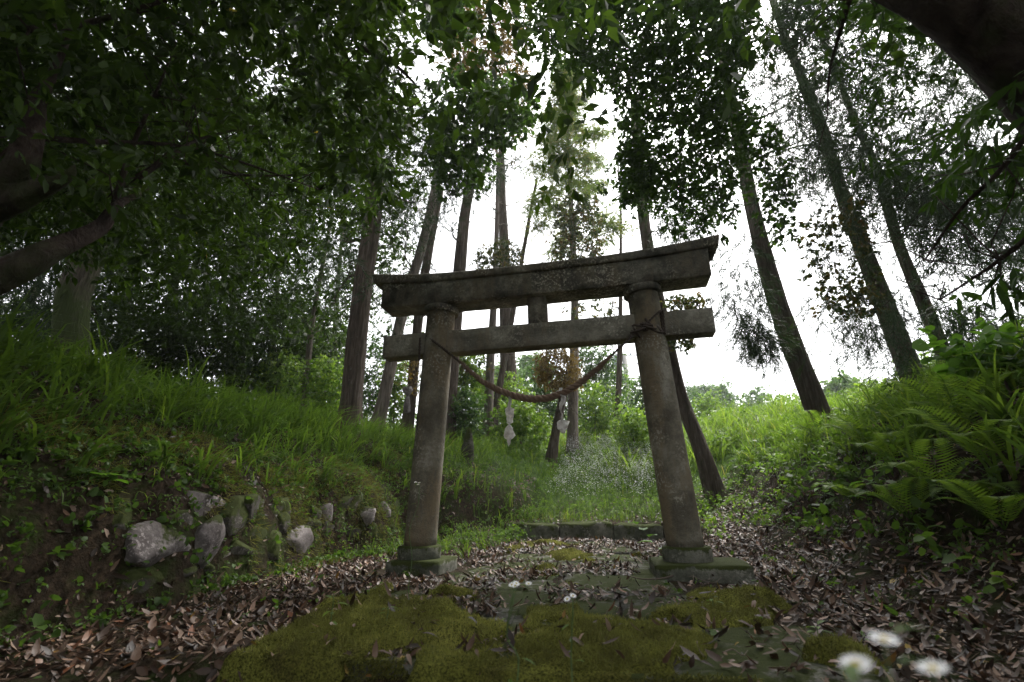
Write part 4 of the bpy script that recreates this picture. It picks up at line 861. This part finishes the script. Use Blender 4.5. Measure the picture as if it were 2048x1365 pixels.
cover(9000, -3.6, -1.4, 1.2, 8.5, lambda x, y, u, v: (u < -2.22) & (u > -2.85) & (fbm(x*2, y*2, 71) > .40), 5, .028, .05, .62, 0, .8)
cover(1300, -3.6, -1.4, 1.2, 4.2, lambda x, y, u, v: (u < -2.2) & (u > -2.95), 4, .045, .08, .75, 0, .6, ROUND8)
cover(1500, -3, 1.6, 8., 13.5, lambda x, y, u, v: (u < -.7) & (v > 3), 7, .05, .25, .5, .1, 1.)
cover(900, -4, -.8, 5.2, 9.5, lambda x, y, u, v: (u < -1.1) & (v > .8), 6, .035, .12, .5, .1, 1.)
cover(1800, -9, -3.0, 1.2, 10.5, lambda x, y, u, v: (u < -3.2), 7, .07, .3, .45, 0, .6)
cover(260, 1.9, 5, 1.6, 6, lambda x, y, u, v: (u > 1.9) & (u < 3.4), 4, .04, .04, .6, .1, .9)
cover(160, -1.9, 2.6, 2, 5.5, lambda x, y, u, v: (np.abs(u) > .9), 4, .035, .04, .6, 0, .9)
tag(mb.build('undergrowth', M['weed']), 'low leafy green undergrowth on the banks and around the path', 'undergrowth', kind='stuff')

# hanging moss on the left bank
mb = MB(); x, y = scatter(140000, -5, -1.6, 1.2, 8.5); u, v = to_local(x, y); q = (u < -2.28) & (u > -3.3) & (fbm(x*2.5, y*2.5, 23) > .45); x, y = x[q], y[q]
P = onground(x, y, .0)+gnormal(x, y)*.01; D = unit(gnormal(x, y)*.8+rdir(len(P))*.5+np.array([0, 0, -.6]))
instance(mb, STRAND, P, D, rdir(len(P)), .025+.05*rng.random(len(P)), .006, rng.random(len(P))*.75)
tag(mb.build('bank_moss', M['mossfib']), 'shaggy moss hanging over the stone wall on the left bank', 'moss', kind='stuff')

# white wildflower field behind the gate
mb = MB(); st = MB()
x, y = scatter(1900, .2, 4., 8.6, 13.5); u, v = to_local(x, y); q = (u > -.6) & (u < 2.0) & (v > 4.3) & (rng.random(len(u)) < np.clip((v-4.2)*.6, .1, 1)); x, y = x[q], y[q]
P = onground(x, y); n = len(P); hh = .42+.3*rng.random(n); T_ = P.copy(); T_[:, 2] += hh; T_[:, :2] += rng.normal(size=(n, 2))*.05
instance(st, STRAND, P, T_-P, rdir(n), hh*1.02, .005, .5)
k = 7; H_ = np.repeat(T_, k, 0)+rng.normal(size=(n*k, 3))*np.array([.05, .05, .045]); m_ = n*k
for a in range(2):
    d = rdir(m_); d[:, 2] *= .3; instance(mb, LEAF4, H_-d*.011, d, rdir(m_, 2), .019, .014, rng.random(m_))
tag(mb.build('wildflowers', M['petal']), 'field of tiny white wildflowers behind the gate', 'wildflowers', kind='stuff')
tag(st.build('flower_stems', M['stem']), 'thin green stems of the white wildflowers behind the gate', 'flower stems', kind='stuff')

# ------------------------------------------------------------------ single plants
def fern(px, py, L, az, nf, label, Y=None, up=.95):
    p = hit(px, py, 12) if Y is None else at(px, py, Y); e = empty('fern', p, label, 'fern', 'ferns on the right bank')
    for k in range(nf):
        a = az+(k-(nf-1)/2)*.75+rng.normal()*.1; d = np.array([math.cos(a), math.sin(a), 0]); t = np.linspace(0, 1, 26); l = L*rng.uniform(.8, 1.1); up_ = up*rng.uniform(.75, 1.15)
        rach = p+d*(t*l*.8)[:, None]+np.array([0, 0, 1.])*(l*(up_*t-.7*t**2.2))[:, None]
        mb = MB(); tube(mb, rach, np.linspace(.004, .001, 26), 4); Tn = unit(np.gradient(rach, axis=0)); S = unit(np.cross(Tn, [0, 0, 1.])); w_ = l*.26*np.sin(np.clip(t, .08, 1)**.7*np.pi)**.8
        for sg in (-1, 1):
            q = slice(3, 26); pd = unit(S[q]*sg+Tn[q]*.45+np.array([0, 0, -.12])); n = 23
            instance(mb, LEAF4, rach[q], pd, np.cross(Tn[q], S[q]), w_[q]+.01, w_[q]*.07+.007, .62+.38*rng.random(n), bend=.18)
        mb.build('frond', M['weed'], e)
fern(1745, 905, .62, R(120), 5, 'tall bright fern standing up in the grass on the right bank', None, 1.5)
fern(1880, 985, .5, R(200), 5, 'lacy fern spreading out of the shade below the right edge', None, 1.2)
fern(1960, 1010, .45, R(240), 4, 'low dark fern at the far right of the bank')
fern(1680, 950, .35, R(220), 4, 'small fern low down among the leaves of the right bank')
fern(1850, 880, .5, R(190), 4, 'fern arching left beneath the leafy plant at the right edge')
fern(1930, 870, .6, R(160), 6, 'tall fern under the heart leaved plant near the right edge', None, 1.35)
fern(1700, 1000, .42, R(200), 5, 'fern drooping over the dark litter in the middle of the right bank', None, 1.1)
fern(1820, 1040, .45, R(210), 5, 'fern low on the bank right of the broad leaved plants', None, 1.15)
fern(1560, 930, .42, R(170), 5, 'yellowish fern at the left end of the right bank grass', None, 1.3)
fern(2010, 1060, .42, R(190), 5, 'fern in deep shade low at the right edge', None, 1.2)
fern(1640, 880, .55, R(150), 5, 'fern rising from the grass crest right of the big cedar foot', None, 1.4)
fern(1790, 930, .5, R(190), 5, 'fern with fronds arching over dead leaves below the grass of the right bank', None, 1.2)
fern(1980, 930, .55, R(170), 5, 'upright fern nearest the right edge of the bank', None, 1.4)
fern(1395, 885, .45, R(200), 4, 'fern at the foot of the cedar behind the right pillar')
def herb(px, py, h_, nl, L, asp, mat, label, name='weed', cat='weed', group='small weeds on the ground', tpl=LEAF8, lean=(0, 0), Y=None, heads=0, p=None):
    if p is None: p = hit(px, py, 14) if Y is None else at(px, py, Y)
    u, v = to_local(p[0], p[1])
    if -.95 < u < 1.5 and -2.5 < v < 3.7: p = p.copy(); p[2] = max(float(mossh(np.array([u]), np.array([v]))[0]), 0)
    e = empty(name, p, label, cat, group)
    top = p+np.array([lean[0], lean[1], h_]); q = curve_pts(p-(0, 0, .01), top, 6, .06); mb = MB(); tube(mb, q, np.linspace(.003, .0015, 6)*(.5 if p[1] < .6 else 1), 5, sub=3); mb.build('stem', M['stem'], e)
    t = np.linspace(.2 if nl > 5 else .6, 1, nl); P = np.stack([np.interp(t*5, np.arange(6), q[:, k]) for k in range(3)], -1); a = np.arange(nl)*2.4+rng.random()*6
    D = np.stack([np.cos(a), np.sin(a), rng.uniform(-.1, .5, nl)], -1); mb = MB(); l = L*(.7+.5*rng.random(nl))*(1.15-.4*t if heads else 1)
    instance(mb, tpl, P+unit(D)*.01, D, np.tile([0, 0, 1.], (nl, 1)), l, l*asp, rng.random(nl), bend=.3); mb.build('leaves', M[mat], e)
    if heads:
        sc0 = .8
        for k in range(heads):
            hp = top+np.array([rng.normal()*.028, rng.normal()*.028, rng.random()*.02-.01])*(.5 if p[1] < .6 else 1) if k else top
            mb = MB(); tube(mb, [q[-2], (q[-2]+hp)/2+.003, hp], .0008*sc0, 4); mb.build('flower_stalk', M['stem'], e); mb = MB()
            nd = unit(np.array([rng.normal()*.2, (-.12 if p[1] < .6 else -.35)+rng.normal()*.12, 1.])); sc_ = .64 if p[1] < .6 else .72; n = 34; a = np.linspace(0, 2*np.pi, n, endpoint=False); x_ = unit(np.cross(nd, [1., .2, 0])); y_ = np.cross(nd, x_)
            d = x_*np.cos(a)[:, None]+y_*np.sin(a)[:, None]+nd*.12; instance(mb, LEAF4, hp+d*.003, d, np.tile(nd, (n, 1)), .0105*sc_, .0022*sc_, .5)
            f = mb.build('flower_head', M['petal'], e)
            mb = MB(); tube(mb, [hp-nd*.001, hp+nd*.0012, hp+nd*.002], [.0036*sc_, .0033*sc_, .0015*sc_], 10); mb.build('flower_disc', M['disc'], f)
    return e
g = 'white daisies growing out of the path'
def daisy(px, py, Y, nh, label, nl=7, L=.05):
    t_ = at(px, py, Y); gz = -.13 if Y < 1.9 else 0.; herb(0, 0, t_[2]-gz, nl, L, .25, 'weed', label, 'fleabane', 'daisy', g, heads=nh, p=np.array([t_[0]-.02, Y, gz]), lean=(.02, 0))
daisy(1030, 1172, 1.45, 4, 'cluster of white fleabane daisies low in the frame, left of the path middle')
daisy(1146, 1192, 1.5, 2, 'pair of white daisies on a thin stem right of the larger daisy cluster')
daisy(838, 975, 3.0, 3, 'single tall fleabane with tiny buds in front of the left pillar', 9, .05)
daisy(1768, 1280, .36, 1, 'blurred white daisy near the lower right corner, topmost of the three there')
daisy(1712, 1330, .34, 1, 'blurred white daisy lowest at the bottom edge, left of the others')
daisy(1866, 1338, .35, 1, 'blurred white daisy at the bottom edge, rightmost of three')
herb(1345, 1130, .34, 6, .13, .85, 'broad', 'bright round-leaved sapling leaning in front of the right pillar foot', 'sapling', 'sapling', None, ROUND8, lean=(-.28, .1))
BL = [(655, 1312, .12, 6, .05, 'weed herb with pale toothed leaves on the front edge of the moss'), (735, 1225, .1, 6, .04, 'small leafy weed on the left part of the moss'), (770, 1310, .05, 5, .04, 'tiny trifoliate weed on the moss cushion'),
      (1115, 1200, .1, 7, .05, 'dark green seedling among the leaves in the path middle'), (1055, 1150, .09, 6, .05, 'seedling left of the dark green one behind the daisies'), (1215, 1165, .1, 5, .05, 'two-leaved seedling near the path middle in front of the gate'),
      (1430, 1240, .05, 5, .05, 'little sprout among dry leaves right of the slabs'), (1640, 1290, .05, 5, .05, 'green sprout lying in the litter lower right'), (1620, 1085, .16, 7, .07, 'low leafy weed at the foot of the right bank'),
      (1740, 1010, .22, 7, .13, 'yellow green broad leaved plant on the right bank'), (1650, 1000, .2, 7, .11, 'broad leaved plant low on the right bank, left of the other'), (1905, 1010, .2, 6, .12, 'broad leaved plant in shade near the right edge'),
      (1590, 960, .18, 6, .09, 'leafy weed on the right bank just below the grass'), (215, 980, .1, 4, .16, 'large heart shaped leaves on the dark left bank'), (130, 940, .1, 5, .07, 'small dark leaved weed left of the large heart shaped leaves'),
      (560, 870, .2, 7, .12, 'drooping pale leaves where the long grass meets the left bank'), (690, 1120, .2, 7, .07, 'weed growing at the wall foot left of the left pillar'), (760, 1135, .24, 9, .08, 'leafy weed clump touching the left pillar base'),
      (500, 1140, .12, 6, .06, 'weed growing in front of the wall stones'), (430, 1170, .14, 6, .06, 'weed at the foot of the paired big stones'), (940, 1090, .22, 9, .09, 'leafy weed right of the left pillar foot'),
      (1025, 1085, .22, 9, .1, 'spiky whorled weed in front of the stone step'), (980, 1095, .18, 8, .08, 'weed between the left pillar and the stone step')]
for i_, (x, y, h_, nl, L, lb) in enumerate(BL):
    herb(x, y, h_, nl, L, (.75 if L > .1 else .5), 'broad' if L > .1 else 'weed', lb, 'broadleaf_plant' if L > .1 else 'weed', 'plant' if L > .1 else 'weed', 'small weeds and seedlings', ROUND8 if L > .1 else LEAF8)

# front-edge round-leaf creeper and twigs lying about
mb = MB(); p0 = TW(.25, -2.6, -.05)
for k in range(9):
    a = p0+rng.normal(size=3)*np.array([.12, .02, .02]); b = a+np.array([rng.normal()*.08, -.12, -.02+rng.random()*.08]); q = curve_pts(a, b, 6, .1); n = 12
    t = np.linspace(0, 5, n); P = np.stack([np.interp(t, np.arange(6), q[:, j]) for j in range(3)], -1); d = rdir(n); instance(mb, ROUND8, P, d, rdir(n, 2), .02, .017, .6+.4*rng.random(n)); tube(mb, q, .001, 4)
tag(mb.build('creeper', M['weed']), 'round leaved creeper spilling over the front edge of the mossy slab', 'creeper')
TWG = [([(1380, 1150), (1340, 1165), (1290, 1172), (1250, 1163)], .008, 'bent grey twig lying against the front of the right plinth'), ([(1390, 1130), (1385, 1160), (1425, 1180), (1445, 1172)], .005, 'thin curled twig beside the right plinth'),
       ([(1392, 1320), (1397, 1305), (1400, 1330), (1412, 1350)], .004, 'dark curled twig on the slab near the lower edge'), ([(1285, 1285), (1320, 1290), (1350, 1300), (1375, 1312)], .003, 'thin dark twig across the moss right of centre'), ([(1490, 1150), (1500, 1140), (1540, 1130), (1600, 1110)], .004, 'long thin twig in the litter right of the right plinth'),
       ([(1450, 1340), (1470, 1330), (1490, 1345), (1500, 1330)], .003, 'small kinked twig on the bare slab lower right'), ([(480, 1180), (530, 1165), (575, 1150), (610, 1150)], .005, 'straight twig in the leaves before the wall')]
for pts, r_, lb in TWG:
    q = []
    for x, y in pts: p = hit(x, y, 9); p[2] = max(p[2], 0 if abs(to_local(p[0], p[1])[0]) < 1.5 else p[2])+.02; q.append(p)
    mb = MB(); tube(mb, q, np.linspace(r_, r_*.4, len(q)), 7, .15, sub=5); tag(mb.build('twig', M['twig']), lb, 'twig', 'twigs on the ground')

# ------------------------------------------------------------------ thin haze volume, added to lift the blacks as lens flare does
mb = MB(); X0, X1, Y0, Y1, Z0, Z1 = -520, 520, -60, 700, -14, 40
v = np.array([[x, y, z] for x in (X0, X1) for y in (Y0, Y1) for z in (Z0, Z1)], float)
mb.add(v, [np.array([[0, 1, 3, 2], [4, 6, 7, 5], [0, 4, 5, 1], [2, 3, 7, 6], [0, 2, 6, 4], [1, 5, 7, 3]])])
hm = bpy.data.materials.new('flare haze'); hm.use_nodes = True; t = hm.node_tree; t.nodes.remove(t.nodes['Principled BSDF'])
pv = t.nodes.new('ShaderNodeVolumePrincipled'); pv.inputs['Density'].default_value = .0011; pv.inputs['Color'].default_value = (.9, .93, .95, 1); pv.inputs['Anisotropy'].default_value = .3
t.links.new(pv.outputs[0], t.nodes['Material Output'].inputs['Volume'])
tag(mb.build('haze', hm), kind='stuff')
